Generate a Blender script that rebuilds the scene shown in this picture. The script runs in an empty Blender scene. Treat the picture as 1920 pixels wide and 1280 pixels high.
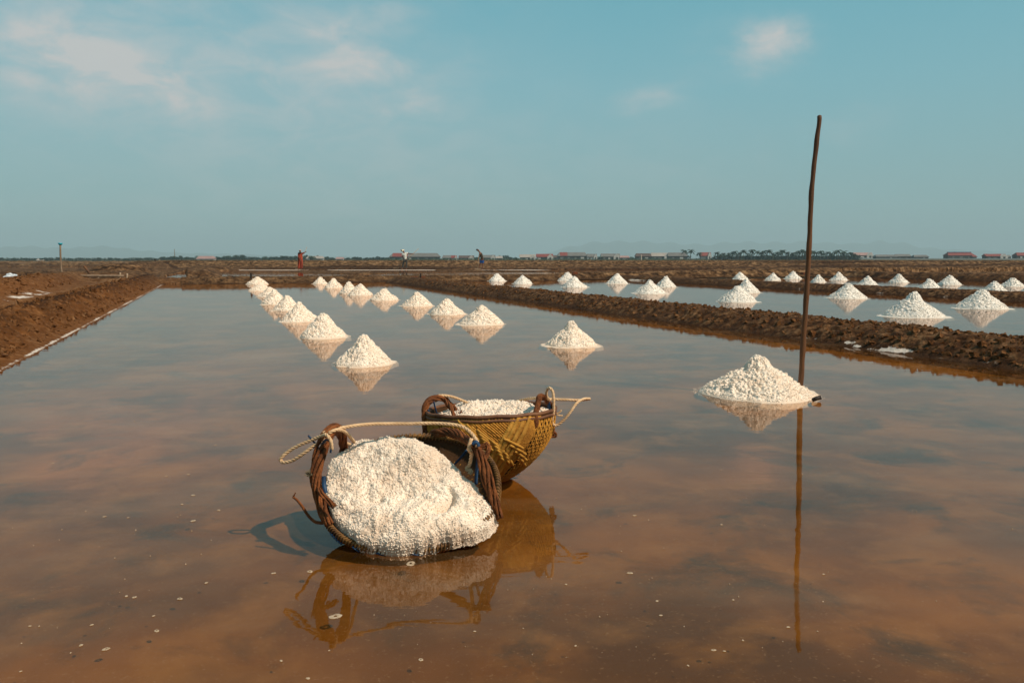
import bpy, math, random
import numpy as np
from mathutils import Vector, Matrix
rng = np.random.default_rng(7)
random.seed(7)
scene = bpy.context.scene
COL = scene.collection

# ------------------------------------------------------------ camera frame
f = 1500.0; H = 1.0
pit = math.atan((640 - 483.5) / f)
yaw = math.atan(560 / (f * math.cos(pit) + 156.5 * math.sin(pit)))
F2 = (math.sin(yaw), math.cos(yaw)); R2 = (math.cos(yaw), -math.sin(yaw))

def ray(px, py):
    a = (px - 960) / f; b = (640 - py) / f
    fw = math.cos(pit) + b * math.sin(pit); up = -math.sin(pit) + b * math.cos(pit)
    return fw, a, up

def at(px, py, z=0.0):
    fw, a, up = ray(px, py); t = (z - H) / up
    return Vector((t * (fw * F2[0] + a * R2[0]), t * (fw * F2[1] + a * R2[1]), z))

def atD(px, py, D):
    fw, a, up = ray(px, py); t = D / fw
    return Vector((t * (fw * F2[0] + a * R2[0]), t * (fw * F2[1] + a * R2[1]), H + t * up))

def dep(p): return p[0] * F2[0] + p[1] * F2[1]

cam_d = bpy.data.cameras.new('camera'); cam = bpy.data.objects.new('camera', cam_d)
COL.objects.link(cam); scene.camera = cam
cam_d.sensor_width = 36; cam_d.lens = 36 * f / 1920
cam_d.clip_start = .05; cam_d.clip_end = 60000
cam.location = (0, 0, H); cam.rotation_euler = (math.radians(90) - pit, 0, -yaw)

# ------------------------------------------------------------ noise helpers
def _h(ix, iy, s):
    n = (ix.astype(np.int64) * 374761393 + iy.astype(np.int64) * 668265263 + s * 1442695041) & 0xffffffff
    n = ((n ^ (n >> 13)) * 1274126177) & 0xffffffff
    n = (n ^ (n >> 16)) & 0xffffffff
    n = (n * 2246822519) & 0xffffffff
    n = n ^ (n >> 15)
    return (n & 0xffffff) / float(0xffffff)

def vn(x, y, s=0):
    ix = np.floor(x); iy = np.floor(y); fx = x - ix; fy = y - iy
    ux = fx * fx * (3 - 2 * fx); uy = fy * fy * (3 - 2 * fy)
    a = _h(ix, iy, s); b = _h(ix + 1, iy, s); c = _h(ix, iy + 1, s); d = _h(ix + 1, iy + 1, s)
    return (a * (1 - ux) + b * ux) * (1 - uy) + (c * (1 - ux) + d * ux) * uy

def fbm(x, y, o=4, s=0):
    v = 0; a = .5; t = 0
    for i in range(o):
        v = v + a * vn(x, y, s + i * 17); t += a; a *= .5
        x, y = x * 1.6 - y * 1.2 + 7.3, x * 1.2 + y * 1.6 + 3.1
    return v / t

def worley(x, y, s=0):
    ix = np.floor(x); iy = np.floor(y); best = np.full(x.shape, 9.0)
    for dx in (-1, 0, 1):
        for dy in (-1, 0, 1):
            cx = ix + dx; cy = iy + dy
            px = cx + _h(cx, cy, s); py = cy + _h(cx, cy, s + 91)
            best = np.minimum(best, (px - x) ** 2 + (py - y) ** 2)
    return np.sqrt(best)

def clods(x, y, s=0):
    return 1 - np.minimum(worley(x + .35 * vn(x * 2, y * 2, s + 5), y + .35 * vn(x * 2, y * 2, s + 6), s), 1)

# ------------------------------------------------------------ object helpers
def tag(o, label=None, cat=None, group=None, kind=None):
    if label: o['label'] = label
    if cat: o['category'] = cat
    if group: o['group'] = group
    if kind: o['kind'] = kind
    return o

def mesh_np(name, V, Q, mat, parent=None, smooth=False, attrs=None, loc=None):
    me = bpy.data.meshes.new(name)
    V = np.asarray(V, np.float32); Q = np.asarray(Q, np.int32); n = Q.shape[1]
    me.vertices.add(len(V)); me.vertices.foreach_set('co', V.ravel())
    me.loops.add(Q.size); me.loops.foreach_set('vertex_index', Q.ravel())
    me.polygons.add(len(Q))
    me.polygons.foreach_set('loop_start', np.arange(0, Q.size, n, dtype=np.int32))
    me.polygons.foreach_set('loop_total', np.full(len(Q), n, np.int32))
    me.polygons.foreach_set('use_smooth', np.full(len(Q), smooth))
    if attrs:
        for k, v in attrs.items():
            a = me.attributes.new(k, 'FLOAT', 'POINT'); a.data.foreach_set('value', np.asarray(v, np.float32))
    me.update(calc_edges=True); me.validate()
    if mat: me.materials.append(mat)
    o = bpy.data.objects.new(name, me); COL.objects.link(o)
    if parent is not None: o.parent = parent
    if loc is not None: o.location = loc
    return o

def empty(name, loc=(0, 0, 0), rz=0.0):
    o = bpy.data.objects.new(name, None); COL.objects.link(o)
    o.location = loc; o.rotation_euler = (0, 0, rz); o.empty_display_size = .2
    return o

class MB:
    """collects polygons of mixed size, builds one mesh object"""
    def __init__(s): s.v = []; s.f = []
    def add(s, vs, fs):
        b = len(s.v); s.v += [tuple(v) for v in vs]; s.f += [tuple(b + i for i in q) for q in fs]
    def box(s, c, d, rot=None):
        vs = []
        for x in (-.5, .5):
            for y in (-.5, .5):
                for z in (-.5, .5):
                    p = Vector((x * d[0], y * d[1], z * d[2]))
                    if rot is not None: p = rot @ p
                    vs.append(p + Vector(c))
        s.add(vs, [(0, 1, 3, 2), (4, 6, 7, 5), (0, 4, 5, 1), (2, 3, 7, 6), (0, 2, 6, 4), (1, 5, 7, 3)])
    def tube(s, path, r, n=8, cap=True, flat=1.0, ref=None):
        P = [Vector(p) for p in path]; N = len(P)
        rr = [r(i / (N - 1)) if callable(r) else r for i in range(N)]
        T = [(P[min(i + 1, N - 1)] - P[max(i - 1, 0)]).normalized() for i in range(N)]
        u = Vector(ref) if ref is not None else Vector((0, 0, 1))
        if abs(u.dot(T[0])) > .95: u = Vector((1, 0, 0))
        u = (u - T[0] * u.dot(T[0])).normalized(); vs = []
        for i in range(N):
            u = (u - T[i] * u.dot(T[i]))
            u = u.normalized() if u.length > 1e-6 else T[i].orthogonal().normalized()
            w = T[i].cross(u)
            for k in range(n):
                a = 2 * math.pi * k / n
                vs.append(P[i] + (u * math.cos(a) * flat + w * math.sin(a)) * rr[i])
        fs = [(i * n + k, i * n + (k + 1) % n, (i + 1) * n + (k + 1) % n, (i + 1) * n + k) for i in range(N - 1) for k in range(n)]
        if cap:
            fs.append(tuple(range(n - 1, -1, -1))); fs.append(tuple((N - 1) * n + k for k in range(n)))
        s.add(vs, fs)
    def build(s, name, mat, parent=None, smooth=False, loc=None):
        me = bpy.data.meshes.new(name); me.from_pydata(s.v, [], s.f); me.update()
        if smooth: me.polygons.foreach_set('use_smooth', [True] * len(me.polygons))
        if mat: me.materials.append(mat)
        o = bpy.data.objects.new(name, me); COL.objects.link(o)
        if parent is not None: o.parent = parent
        if loc is not None: o.location = loc
        return o

def smooth_path(pts, n=10, closed=False):
    """Catmull-Rom through points"""
    P = [Vector(p) for p in pts]; out = []
    for i in range(len(P) - 1):
        a = P[max(i - 1, 0)]; b = P[i]; c = P[i + 1]; d = P[min(i + 2, len(P) - 1)]
        for k in range(n):
            t = k / n
            out.append(.5 * ((2 * b) + (c - a) * t + (2 * a - 5 * b + 4 * c - d) * t * t + (3 * b - a - 3 * c + d) * t ** 3))
    out.append(P[-1]); return out

def helix_paths(path, R, k, pitch, phase=0.0, jit=0.0, Rf=None):
    """k strand paths wound about a path"""
    P = [Vector(p) for p in path]; N = len(P); L = [0]
    for i in range(1, N): L.append(L[-1] + (P[i] - P[i - 1]).length)
    T = [(P[min(i + 1, N - 1)] - P[max(i - 1, 0)]).normalized() for i in range(N)]
    u = T[0].orthogonal().normalized(); US = []
    for i in range(N):
        u = (u - T[i] * u.dot(T[i])).normalized(); US.append(u.copy())
    res = []
    for j in range(k):
        ph = phase + 2 * math.pi * j / k; q = []; jr = 1 + random.uniform(-jit, jit)
        for i in range(N):
            a = ph + 2 * math.pi * L[i] / pitch; w = T[i].cross(US[i])
            rad = R * jr * (Rf(i / (N - 1)) if Rf else 1)
            q.append(P[i] + (US[i] * math.cos(a) + w * math.sin(a)) * rad)
        res.append(q)
    return res

def resample(path, step):
    P = [Vector(p) for p in path]; out = [P[0]]; acc = 0
    for i in range(1, len(P)):
        seg = P[i] - P[i - 1]; l = seg.length; 
        while acc + l >= step:
            t = (step - acc) / l; q = P[i - 1] + seg * t if False else P[i] - seg * (1 - t)
            out.append(q); l -= (step - acc); acc = 0
            seg = P[i] - q; P[i - 1] = q
            if l <= 1e-9: break
        acc += l
    out.append(P[-1]); return out

# ------------------------------------------------------------ materials
class NT:
    def __init__(s, tree): s.t = tree; s.n = tree.nodes; s.l = tree.links
    def new(s, typ, **kw):
        n = s.n.new(typ)
        for k, v in kw.items():
            if k.startswith('i_'):
                n.inputs[k[2:].replace('_', ' ')].default_value = v
            else: setattr(n, k, v)
        return n
    def link(s, a, b): s.l.new(a, b)
    def math(s, op, a, b=None, c=None, clamp=False):
        n = s.n.new('ShaderNodeMath'); n.operation = op; n.use_clamp = clamp
        for i, v in enumerate((a, b, c)):
            if v is None: continue
            if isinstance(v, (int, float)): n.inputs[i].default_value = v
            else: s.l.new(v, n.inputs[i])
        return n.outputs[0]
    def mix(s, fac, a, b, bt='MIX'):
        n = s.n.new('ShaderNodeMix'); n.data_type = 'RGBA'; n.blend_type = bt
        for sock, v in ((n.inputs[0], fac), (n.inputs[6], a), (n.inputs[7], b)):
            if isinstance(v, (int, float)): sock.default_value = v
            elif isinstance(v, (tuple, list)): sock.default_value = (*v[:3], 1)
            else: s.l.new(v, sock)
        return n.outputs[2]
    def noise(s, vec, scale, detail=3, rough=.5, dist=0.0):
        n = s.n.new('ShaderNodeTexNoise'); n.inputs['Scale'].default_value = scale
        n.inputs['Detail'].default_value = detail; n.inputs['Roughness'].default_value = rough
        n.inputs['Distortion'].default_value = dist
        if vec is not None: s.l.new(vec, n.inputs['Vector'])
        return n.outputs[0]
    def ramp(s, fac, stops):
        n = s.n.new('ShaderNodeValToRGB'); e = n.color_ramp.elements
        while len(e) < len(stops): e.new(.5)
        for i, (p, c) in enumerate(stops):
            e[i].position = p; e[i].color = (*c, 1) if isinstance(c, (tuple, list)) else (c, c, c, 1)
        s.l.new(fac, n.inputs[0]); return n.outputs[0]
    def smooth(s, v, lo, hi):
        n = s.n.new('ShaderNodeMapRange'); n.interpolation_type = 'SMOOTHSTEP'
        n.inputs[1].default_value = lo; n.inputs[2].default_value = hi
        s.l.new(v, n.inputs[0]); return n.outputs[0]
    def mapping(s, vec, scale=(1, 1, 1), rot=(0, 0, 0)):
        n = s.n.new('ShaderNodeMapping'); n.inputs['Scale'].default_value = scale
        n.inputs['Rotation'].default_value = rot; s.l.new(vec, n.inputs[0]); return n.outputs[0]

def mat_new(name):
    m = bpy.data.materials.new(name); m.use_nodes = True; nt = NT(m.node_tree); nt.n.clear()
    out = nt.new('ShaderNodeOutputMaterial'); b = nt.new('ShaderNodeBsdfPrincipled')
    nt.link(b.outputs[0], out.inputs[0]); return m, nt, b, out

def simple(name, c1, c2=None, scale=8, rough=.8, bump=0.0, bscale=40, spec=.3, stretch=(1, 1, 1), coord='Object'):
    m, nt, b, out = mat_new(name); tc = nt.new('ShaderNodeTexCoord')
    vec = nt.mapping(tc.outputs[coord], stretch)
    if c2 is None: c2 = tuple(x * .7 for x in c1)
    fac = nt.ramp(nt.noise(vec, scale, 4, .6), [(.3, 0.0), (.7, 1.0)])
    nt.link(nt.mix(fac, c1, c2), b.inputs['Base Color'])
    b.inputs['Roughness'].default_value = rough; b.inputs['Specular IOR Level'].default_value = spec
    if bump:
        bn = nt.new('ShaderNodeBump'); bn.inputs['Strength'].default_value = bump; bn.inputs['Distance'].default_value = .01
        nt.link(nt.noise(vec, bscale, 4, .6), bn.inputs['Height']); nt.link(bn.outputs[0], b.inputs['Normal'])
    return m

def attr(nt, name):
    a = nt.new('ShaderNodeAttribute'); a.attribute_name = name; return a.outputs['Fac']
# --- earth
M = {}
m, nt, b, out = mat_new('mud_earth'); M['earth'] = m
geo = nt.new('ShaderNodeNewGeometry'); pos = geo.outputs['Position']
n1 = nt.noise(pos, 1.1, 5, .6); n2 = nt.noise(pos, 9, 5, .65); n3 = nt.noise(pos, 45, 3, .6); n5 = nt.noise(pos, 2.6, 6, .72)
farness = attr(nt, 'far'); n2 = nt.math('ADD', nt.math('MULTIPLY', n2, nt.math('SUBTRACT', 1.0, farness)), nt.math('MULTIPLY', n5, farness))
col = nt.ramp(n2, [(.38, (.012, .007, .004)), (.47, (.050, .023, .010)), (.56, (.115, .054, .023)), (.70, (.24, .125, .06))])
col = nt.mix(nt.ramp(n1, [(.42, 0.0), (.62, .6)]), col, (.045, .022, .012))
col = nt.mix(attr(nt, 'dry'), col, nt.ramp(n2, [(.40, (.022, .012, .006)), (.51, (.13, .07, .033)), (.66, (.36, .215, .11))]))
col = nt.mix(attr(nt, 'red'), col, nt.mix(.45, col, (.25, .085, .018)))
col = nt.mix(attr(nt, 'dark'), col, (.030, .013, .006))
col = nt.mix(attr(nt, 'grass'), col, nt.ramp(n2, [(.38, (.03, .03, .017)), (.66, (.13, .10, .055))]))
sf = nt.math('ADD', attr(nt, 'salt'), nt.math('ADD', nt.math('MULTIPLY', nt.math('SUBTRACT', n3, .5), .5), nt.math('MULTIPLY', nt.math('SUBTRACT', nt.noise(pos, 14, 4, .6), .5), .9)))
sf = nt.smooth(sf, .38, .72)
col = nt.mix(sf, col, nt.mix(n2, (.52, .40, .32), (.78, .70, .62)))
nt.link(col, b.inputs['Base Color'])
b.inputs['Roughness'].default_value = .9; b.inputs['Specular IOR Level'].default_value = .08
bn = nt.new('ShaderNodeBump'); bn.inputs['Strength'].default_value = .9; bn.inputs['Distance'].default_value = .03
nt.link(nt.math('ADD', nt.noise(pos, 22, 5, .7), nt.math('MULTIPLY', nt.noise(pos, 5, 4, .6), 1.4)), bn.inputs['Height']); nt.link(bn.outputs[0], b.inputs['Normal'])

# --- pan floor under the brine
m, nt, b, out = mat_new('pan_floor_mud'); M['floor'] = m
geo = nt.new('ShaderNodeNewGeometry'); pos = geo.outputs['Position']
n1 = nt.noise(pos, .9, 4, .55, .3); n2 = nt.noise(pos, 3.2, 4, .6, .2); n3 = nt.noise(pos, 2.1, 5, .65, .5); n4 = nt.noise(pos, 90, 2, .5)
col = nt.ramp(n1, [(.36, (.11, .043, .005)), (.5, (.20, .074, .007)), (.64, (.32, .125, .014))])
col = nt.mix(nt.ramp(n2, [(.48, 0.0), (.72, .55)]), col, (.43, .20, .045))
dk = nt.ramp(n3, [(.53, 0.0), (.67, .72)])
col = nt.mix(dk, col, (.040, .032, .018))
col = nt.mix(nt.ramp(n4, [(.62, 0.0), (.75, .35)]), col, (.42, .27, .15))
nt.link(col, b.inputs['Base Color']); b.inputs['Roughness'].default_value = .9; b.inputs['Specular IOR Level'].default_value = .1

# --- brine: shallow, slightly turbid water
def water_mat(name, key, turb, tint):
    m, nt, b, out = mat_new(name); M[key] = m
    nt.n.remove(b)
    geo = nt.new('ShaderNodeNewGeometry'); pos = geo.outputs['Position']
    st = nt.mapping(pos, (1, 1, 1), (0, 0, yaw))
    st2 = nt.mapping(st, (.55, 2.6, 1))
    hgt = nt.math('ADD', nt.math('MULTIPLY', nt.noise(st2, 3.5, 3, .5, .3), 1.0), nt.math('MULTIPLY', nt.noise(st, 28, 2, .5), .04))
    bn = nt.new('ShaderNodeBump'); bn.inputs['Strength'].default_value = .35; bn.inputs['Distance'].default_value = .0022
    nt.link(hgt, bn.inputs['Height'])
    fr = nt.new('ShaderNodeFresnel'); fr.inputs['IOR'].default_value = 1.40
    nt.link(bn.outputs[0], fr.inputs['Normal'])
    # scum / salt film dulling the mirror; pale colour also paints in cloud reflections
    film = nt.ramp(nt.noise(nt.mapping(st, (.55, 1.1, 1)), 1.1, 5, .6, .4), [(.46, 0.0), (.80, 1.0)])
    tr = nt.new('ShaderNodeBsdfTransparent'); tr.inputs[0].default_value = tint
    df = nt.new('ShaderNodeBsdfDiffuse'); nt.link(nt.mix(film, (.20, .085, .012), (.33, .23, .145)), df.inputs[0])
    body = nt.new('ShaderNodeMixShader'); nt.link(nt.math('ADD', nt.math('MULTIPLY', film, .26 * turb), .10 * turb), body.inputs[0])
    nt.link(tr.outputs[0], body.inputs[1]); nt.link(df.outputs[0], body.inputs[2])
    gl = nt.new('ShaderNodeBsdfGlossy'); gl.inputs['Color'].default_value = (.98, .885, .845, 1)
    nt.link(nt.math('ADD', nt.math('MULTIPLY', film, .05), .018), gl.inputs['Roughness']); nt.link(bn.outputs[0], gl.inputs['Normal'])
    ms = nt.new('ShaderNodeMixShader')
    nt.link(nt.math('MULTIPLY', fr.outputs[0], .93), ms.inputs[0])
    nt.link(body.outputs[0], ms.inputs[1]); nt.link(gl.outputs[0], ms.inputs[2]); nt.link(ms.outputs[0], out.inputs[0])


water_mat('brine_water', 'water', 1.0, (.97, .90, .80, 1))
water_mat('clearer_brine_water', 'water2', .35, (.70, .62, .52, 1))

# --- salt
def salt_mat(name, base, dirt, wet):
    m, nt, b, out = mat_new(name); tc = nt.new('ShaderNodeTexCoord'); v = tc.outputs['Object']; pit = attr(nt, 'pit')
    a = nt.noise(v, 9, 5, .65); c = nt.noise(v, 55, 3, .6)
    col = nt.mix(nt.ramp(a, [(.45, 0.0), (.72, wet)]), base, dirt)
    col = nt.mix(nt.ramp(c, [(.60, 0.0), (.75, .55)]), col, dirt)
    col = nt.mix(nt.math('MULTIPLY', pit, .5), col, tuple(x * .80 for x in dirt))  # crevice tint: light bounced between grains put into the colour, plus wet stain
    nt.link(col, b.inputs['Base Color'])
    b.inputs['Roughness'].default_value = .55; b.inputs['Specular IOR Level'].default_value = .45
    b.inputs['Subsurface Weight'].default_value = .0; b.inputs['Subsurface Radius'].default_value = (1, .7, .5); b.inputs['Subsurface Scale'].default_value = .012
    bn = nt.new('ShaderNodeBump'); bn.inputs['Strength'].default_value = .6; bn.inputs['Distance'].default_value = .006
    nt.link(nt.noise(v, 140, 3, .6), bn.inputs['Height']); nt.link(bn.outputs[0], b.inputs['Normal'])
    return m
M['salt'] = salt_mat('heaped_salt', (.90, .765, .63), (.70, .45, .275), .42)
M['salt_far'] = salt_mat('drier_salt', (.85, .775, .69), (.62, .52, .41), .25)
M['film'] = simple('salt_film', (.60, .47, .36), (.72, .60, .50), 20, .7)

M['strand'] = simple('bamboo_strand', (.70, .33, .05), (.30, .12, .02), 6, .8, .5, 90, .15)
M['band'] = simple('broad_bamboo_band', (.72, .38, .07), (.40, .18, .032), 5, .75, .5, 90, .15)
M['shell'] = simple('basket_shell', (.085, .036, .010), (.04, .018, .008), 10, .8, .4, 60)
M['vine'] = simple('vine_handle', (.28, .092, .028), (.07, .024, .010), 26, .8, .9, 110, .15)
M['frim'] = simple('wet_rim_cane', (.30, .145, .04), (.06, .028, .014), 22, .5, .4, 60)
M['rim'] = simple('rim_cane', (.20, .085, .035), (.10, .04, .02), 12, .6, .4, 60)
M['rope'] = simple('pale_rope', (.74, .50, .29), (.55, .34, .18), 30, .75, .3, 120)
M['tape'] = simple('blue_strip', (.016, .055, .125), (.008, .022, .05), 20, .5)
M['pole'] = simple('weathered_pole', (.17, .07, .025), (.06, .026, .012), 9, .65, .6, 50, .3, (1, 1, .15))
M['wood'] = simple('grey_wood', (.30, .21, .14), (.16, .10, .06), 7, .8, .4, 40)
M['pale_wood'] = simple('pale_wood', (.45, .33, .22), (.30, .20, .12), 7, .8)
M['dark_wood'] = simple('dark_wet_wood', (.035, .022, .016), (.015, .01, .008), 9, .6)
M['foam'] = simple('foam', (.52, .40, .28), (.32, .21, .12), 60, .6)
M['plant'] = simple('dry_tuft', (.16, .13, .08), (.08, .06, .035), 30, .8)
M['leaf'] = simple('tree_leaves', (.010, .032, .018), (.022, .050, .026), .6, .8)
M['leaf2'] = simple('pale_tree_leaves', (.022, .055, .028), (.038, .075, .035), .6, .8)
M['palm'] = simple('palm_leaves', (.008, .022, .012), (.018, .036, .018), .6, .8)
M['trunk'] = simple('tree_bark', (.07, .05, .035), None, 3, .9)
M['skin'] = simple('tanned_skin', (.16, .065, .035), (.11, .045, .025), 9, .6)
M['red_cloth'] = simple('red_patterned_cloth', (.46, .065, .022), (.07, .012, .008), 7, .8, stretch=(1, 1, .22))
M['pink_cloth'] = simple('pale_pink_hood', (.78, .48, .33), (.66, .38, .26), 9, .8)
M['black_cloth'] = simple('black_scarf', (.02, .012, .01), None, 9, .8)
M['white_cloth'] = simple('white_shirt_cloth', (.78, .75, .68), (.42, .42, .38), 11, .8)
M['cream'] = simple('cream_cloth', (.78, .68, .50), None, 9, .8)
M['grey_cloth'] = simple('dark_grey_cloth', (.055, .05, .045), (.03, .028, .026), 9, .8)
M['olive_cloth'] = simple('dark_brown_vest_cloth', (.05, .035, .022), None, 9, .8)
M['blue_cloth'] = simple('blue_shorts_cloth', (.012, .085, .30), (.01, .05, .18), 9, .8)
M['brick'] = simple('red_brick', (.26, .07, .022), (.09, .03, .014), 9, .85)
M['blue_paint'] = simple('turquoise_plastic', (.01, .36, .48), (.01, .28, .40), 6, .4)
M['white_paint'] = simple('white_plastic', (.78, .80, .82), (.6, .64, .68), 3, .5)
M['net'] = simple('dark_green_net', (.02, .045, .035), (.035, .06, .04), 4, .9)
M['concrete'] = simple('pale_concrete', (.45, .40, .34), None, 3, .9)

# ------------------------------------------------------------ terrain
def sstep(x, a, b):
    t = np.clip((x - a) / (b - a), 0, 1); return t * t * (3 - 2 * t)

def seg_ridge(X, Y, p, q, w, h, end=1.0):
    dx, dy = q[0] - p[0], q[1] - p[1]; L = math.hypot(dx, dy)
    t = ((X - p[0]) * dx + (Y - p[1]) * dy) / L; d = ((X - p[0]) * dy - (Y - p[1]) * dx) / L
    over = np.maximum(np.maximum(-t, t - L), 0)
    dd = np.sqrt(d * d + over * over)
    return h * sstep(-dd, -w, -w * .25)

LEFT_X = [-30, -14, -10.5, -8.5, -6.6, -5.9, -5.4, -4.95, -4.55, -4.1, -3.5, -3.05, -2.7, -2.42, -2.2, -2.0, -1.84, -1.7, -1.2]
LEFT_Z = [.05, .07, .10, .12, .20, .36, .42, .38, .16, .08, .13, .21, .27, .27, .17, .055, .012, -.03, -.04]

def terrain(X, Y):
    D = X * F2[0] + Y * F2[1]; Lt = X * R2[0] + Y * R2[1]
    wob = (fbm(X * .45, Y * .45, 3, 3) - .5) * .5
    pxh = 960 + f * Lt / np.maximum(D, .5)
    A = {k: np.zeros_like(X) for k in ('salt', 'dry', 'red', 'dark', 'grass')}
    region = np.zeros(X.shape, np.int32)      # 0 ground 1 floor 2.. banks
    # clod noise
    fine = clods(X * 7, Y * 7, 1) * .6 + clods(X * 15, Y * 15, 2) * .3 + (fbm(X * 3, Y * 3, 4, 9) - .4) * .9
    big = clods(X * 2.2, Y * 2.2, 4) + .5 * fine
    # ---- far ground level
    z = np.full(X.shape, .06)
    back = sstep(D, 70.5, 74)
    # left foreground slopes
    lz = np.interp(X + wob * .35 * sstep(-X, 1.9, 3.0), LEFT_X, LEFT_Z)
    second = np.exp(-((X + 5.4) / .8) ** 2) * .3 * (1 - sstep(Y, 24, 30))
    inY = 1 - sstep(Y, 33, 36)
    left = (X < -1.2)
    zl = lz - second * 0
    amp = np.where(left, np.interp(X, [-8, -5, -4.2, -3.4, -2.9, -2.5, -2.15, -1.95, -1.8], [.06, .08, .03, .03, .06, .12, .10, .03, .006]), .0)
    near = Y < 36.5
    # pans
    floor = -.04 + 0 * X
    zr = floor.copy()
    def bank(xc, w, hgt, a, nb, ymax=34.5):
        nonlocal zr, region
        t = np.abs(X - xc - wob * .25)
        prof = hgt * sstep(-t, -w, -w * .22) - .04 * (t < w)
        r = prof + a * (fine - .35) * sstep(-t, -w, -w * .5)
        msk = (t < w) & (Y < ymax) & (r > zr)
        zr = np.where(msk, r, zr); region = np.where((np.abs(X - xc) < w * 1.02) & (Y < 33.3), nb, region)
    zr0 = zr
    bank(7.42, .90, .225, .075, 2); bank(18.15, .85, .20, .07, 3); bank(32.3, 1.2, .30, .1, 4)
    # far bank across all pans
    hf = .25 + .17 * sstep(X, 14, 34)
    yF = 34.3 + 2.6 * sstep(X, 13.5, 17.5)
    t = np.abs(Y - yF - wob * .5)
    prof = hf * sstep(-t, -1.5, -.5) - .04 * (t < 1.5)
    r = prof + .11 * (fine - .35) * sstep(-t, -1.5, -.7)
    zr = np.where((Y > 32.4) & (X < 60) & (r > zr), r, zr)
    zr = np.where((X > 33.2) & (Y < yF), .10 + .12 * (big - .7), zr)
    # left zone blends
    z = np.where(left & near, zl + amp * (fine - .3) * 1.0, z + .06 * (big - .6))
    z = np.where((X >= -1.2) & (Y < yF + 2.2), zr, z)
    # far-left connection of the far bank
    fl = seg_ridge(X, Y, (-9, 35.2), (0, 34.4), 1.5, .19) + .05 * (fine - .3)
    z = np.where((X < 0) & (Y > 32.6) & (fl > .05), np.maximum(z, fl), z)
    region = np.where((X > -1.84) & (X < 31.2) & (Y < 32.6) & (region == 0), 1, region)
    region = np.where((X <= -1.84) & (Y < 33) & (X > -3.3), 5, region)
    region = np.where(left & (Y < 33) & (X <= -4.5) & (X > -8.5), 7, region)
    region = np.where((Y >= 32.6) & (Y < yF + 2.1) & (X > -9) & (X < 60), 6, region)
    region = np.where((Y < yF - 1.5) & (Y >= 32.6) & (X > 17) & (X < 31.2), 1, region)
    region = np.where((X > 60), 0, region)
    # pan behind the far bank (the workers' pan)
    wp = (Y > yF + 1.7) & (D < 70) & (X > -2.0 + (Y - 36) * .05)
    z = np.where(wp, -.03 + .0 * X, z)
    # low bund through the workers' pan, running away
    # mounds and bunds at the left behind
    def add(p, q, w, h, a=.08):
        nonlocal z
        r = seg_ridge(X, Y, p, q, w, h)
        z = np.maximum(z, np.where(r > .02, r + a * (big - .7) * np.minimum(r / h * 1.5, 1), -9))
    add(at(196, 527)[:2], at(225, 512, .2)[:2], 2.2, .30)
    add(at(225, 514)[:2], at(303, 497, .3)[:2], 2.6, .62)
    add(at(366, 520)[:2], at(384, 500)[:2], 1.5, .36, .06)
    add(at(395, 507)[:2], at(384, 497)[:2], 2.5, .34, .06)
    add(at(0, 517)[:2], at(210, 514)[:2], 2.5, .20)
    z = np.where((pxh < 250) & (D > 56) & (D < 78), z * .3, z)
    add(at(0, 507)[:2], at(250, 507)[:2], 3.2, .08, .03)
    add(at(588, 509)[:2], at(680, 513)[:2], 2.2, .10, .05)
    add(at(840, 508)[:2], at(1010, 510.5)[:2], 1.7, .10, .05)
    add(at(1380, 511)[:2], at(1960, 507)[:2], 2.5, .09, .05)
    # water strips on the left
    for (a0, a1, b0, b1) in ((-400, 245, 78, 96),):
        msk = (pxh > a0) & (pxh < a1) & (D > b0) & (D < b1); z = np.where(msk, -.03, z)
    msk = (pxh > 352 - (D - 37) * 0 - 44 * sstep(60 - D, 2, 20)) & (pxh < 352) & (D > 38) & (D < 60); z = np.where(msk, -.03, z)
    msk = (pxh > -500) & (pxh < 60) & (D > 38) & (D < 47) & (z < .12); z = np.where(msk, -.03, z)
    # great bank behind everything
    pf = sstep(pxh, 240, 330); d0 = 97 - 27 * pf; hB = .54 + .09 * pf
    up = sstep(D - d0 + (fbm(X * .08, Y * .08, 2, 31) - .5) * 2, 0, 6)
    zb = up * (hB - .10 * sstep(D, 104, 112) - .9 * np.clip((D - 112) / 200, 0, 1) - 1.4 * sstep(D, 300, 650)) + up * .20 * (clods(X * 1.3, Y * 1.3, 12) + .6 * fine - .75) * (1 - sstep(D, 200, 500))
    z = np.where(D > d0, np.where(D > d0 + 6, zb, np.maximum(zb, z * (1 - up))), z)
    far = D > d0
    # second terrace edge at the right
    # ---- colour attributes
    salt = np.zeros_like(X)
    edge = np.exp(-((z - .008) / .009) ** 2)
    ns = fbm(X * 2.2, Y * 1.1, 3, 40); ns2 = fbm(X * .7, Y * .7, 3, 44)
    salt = np.where((X < -1.5) & (X > -3.3) & (Y < 33), edge * (.52 + .22 * sstep(ns, .34, .62) * sstep(fbm(X * 9, Y * 2.5, 3, 48), .3, .55)) * (X > -2.15), salt)
    e2 = np.exp(-((z - .03) / .03) ** 2)
    ptch = at(1690, 664); sel = np.exp(-((X - 6.72) / .22) ** 2 - ((Y - 6.9) / 1.1) ** 2)
    salt = np.where((region == 2) & (X < 7.3), np.maximum(e2 * sel * (.15 + .9 * sstep(fbm(X * 14, Y * 5, 4, 47), .36, .58)), e2 * np.maximum(ns - .62, 0) * 1.5), salt)
    salt = np.where((region == 3) & (X < 18.1), e2 * np.maximum(ns2 - .50, 0) * 4 * sstep(ns, .4, .6), salt)
    # salt crust in the trough behind the left bank
    tro = np.exp(-((X + 4.15) / .30) ** 2) * sstep(ns + ns2, .86, 1.12) * sstep(fbm(X * 6, Y * 2, 4, 49), .35, .6) * (Y < 24)
    salt = np.where(X < -3.3, np.where(left, tro * .8, salt), salt)
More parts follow.
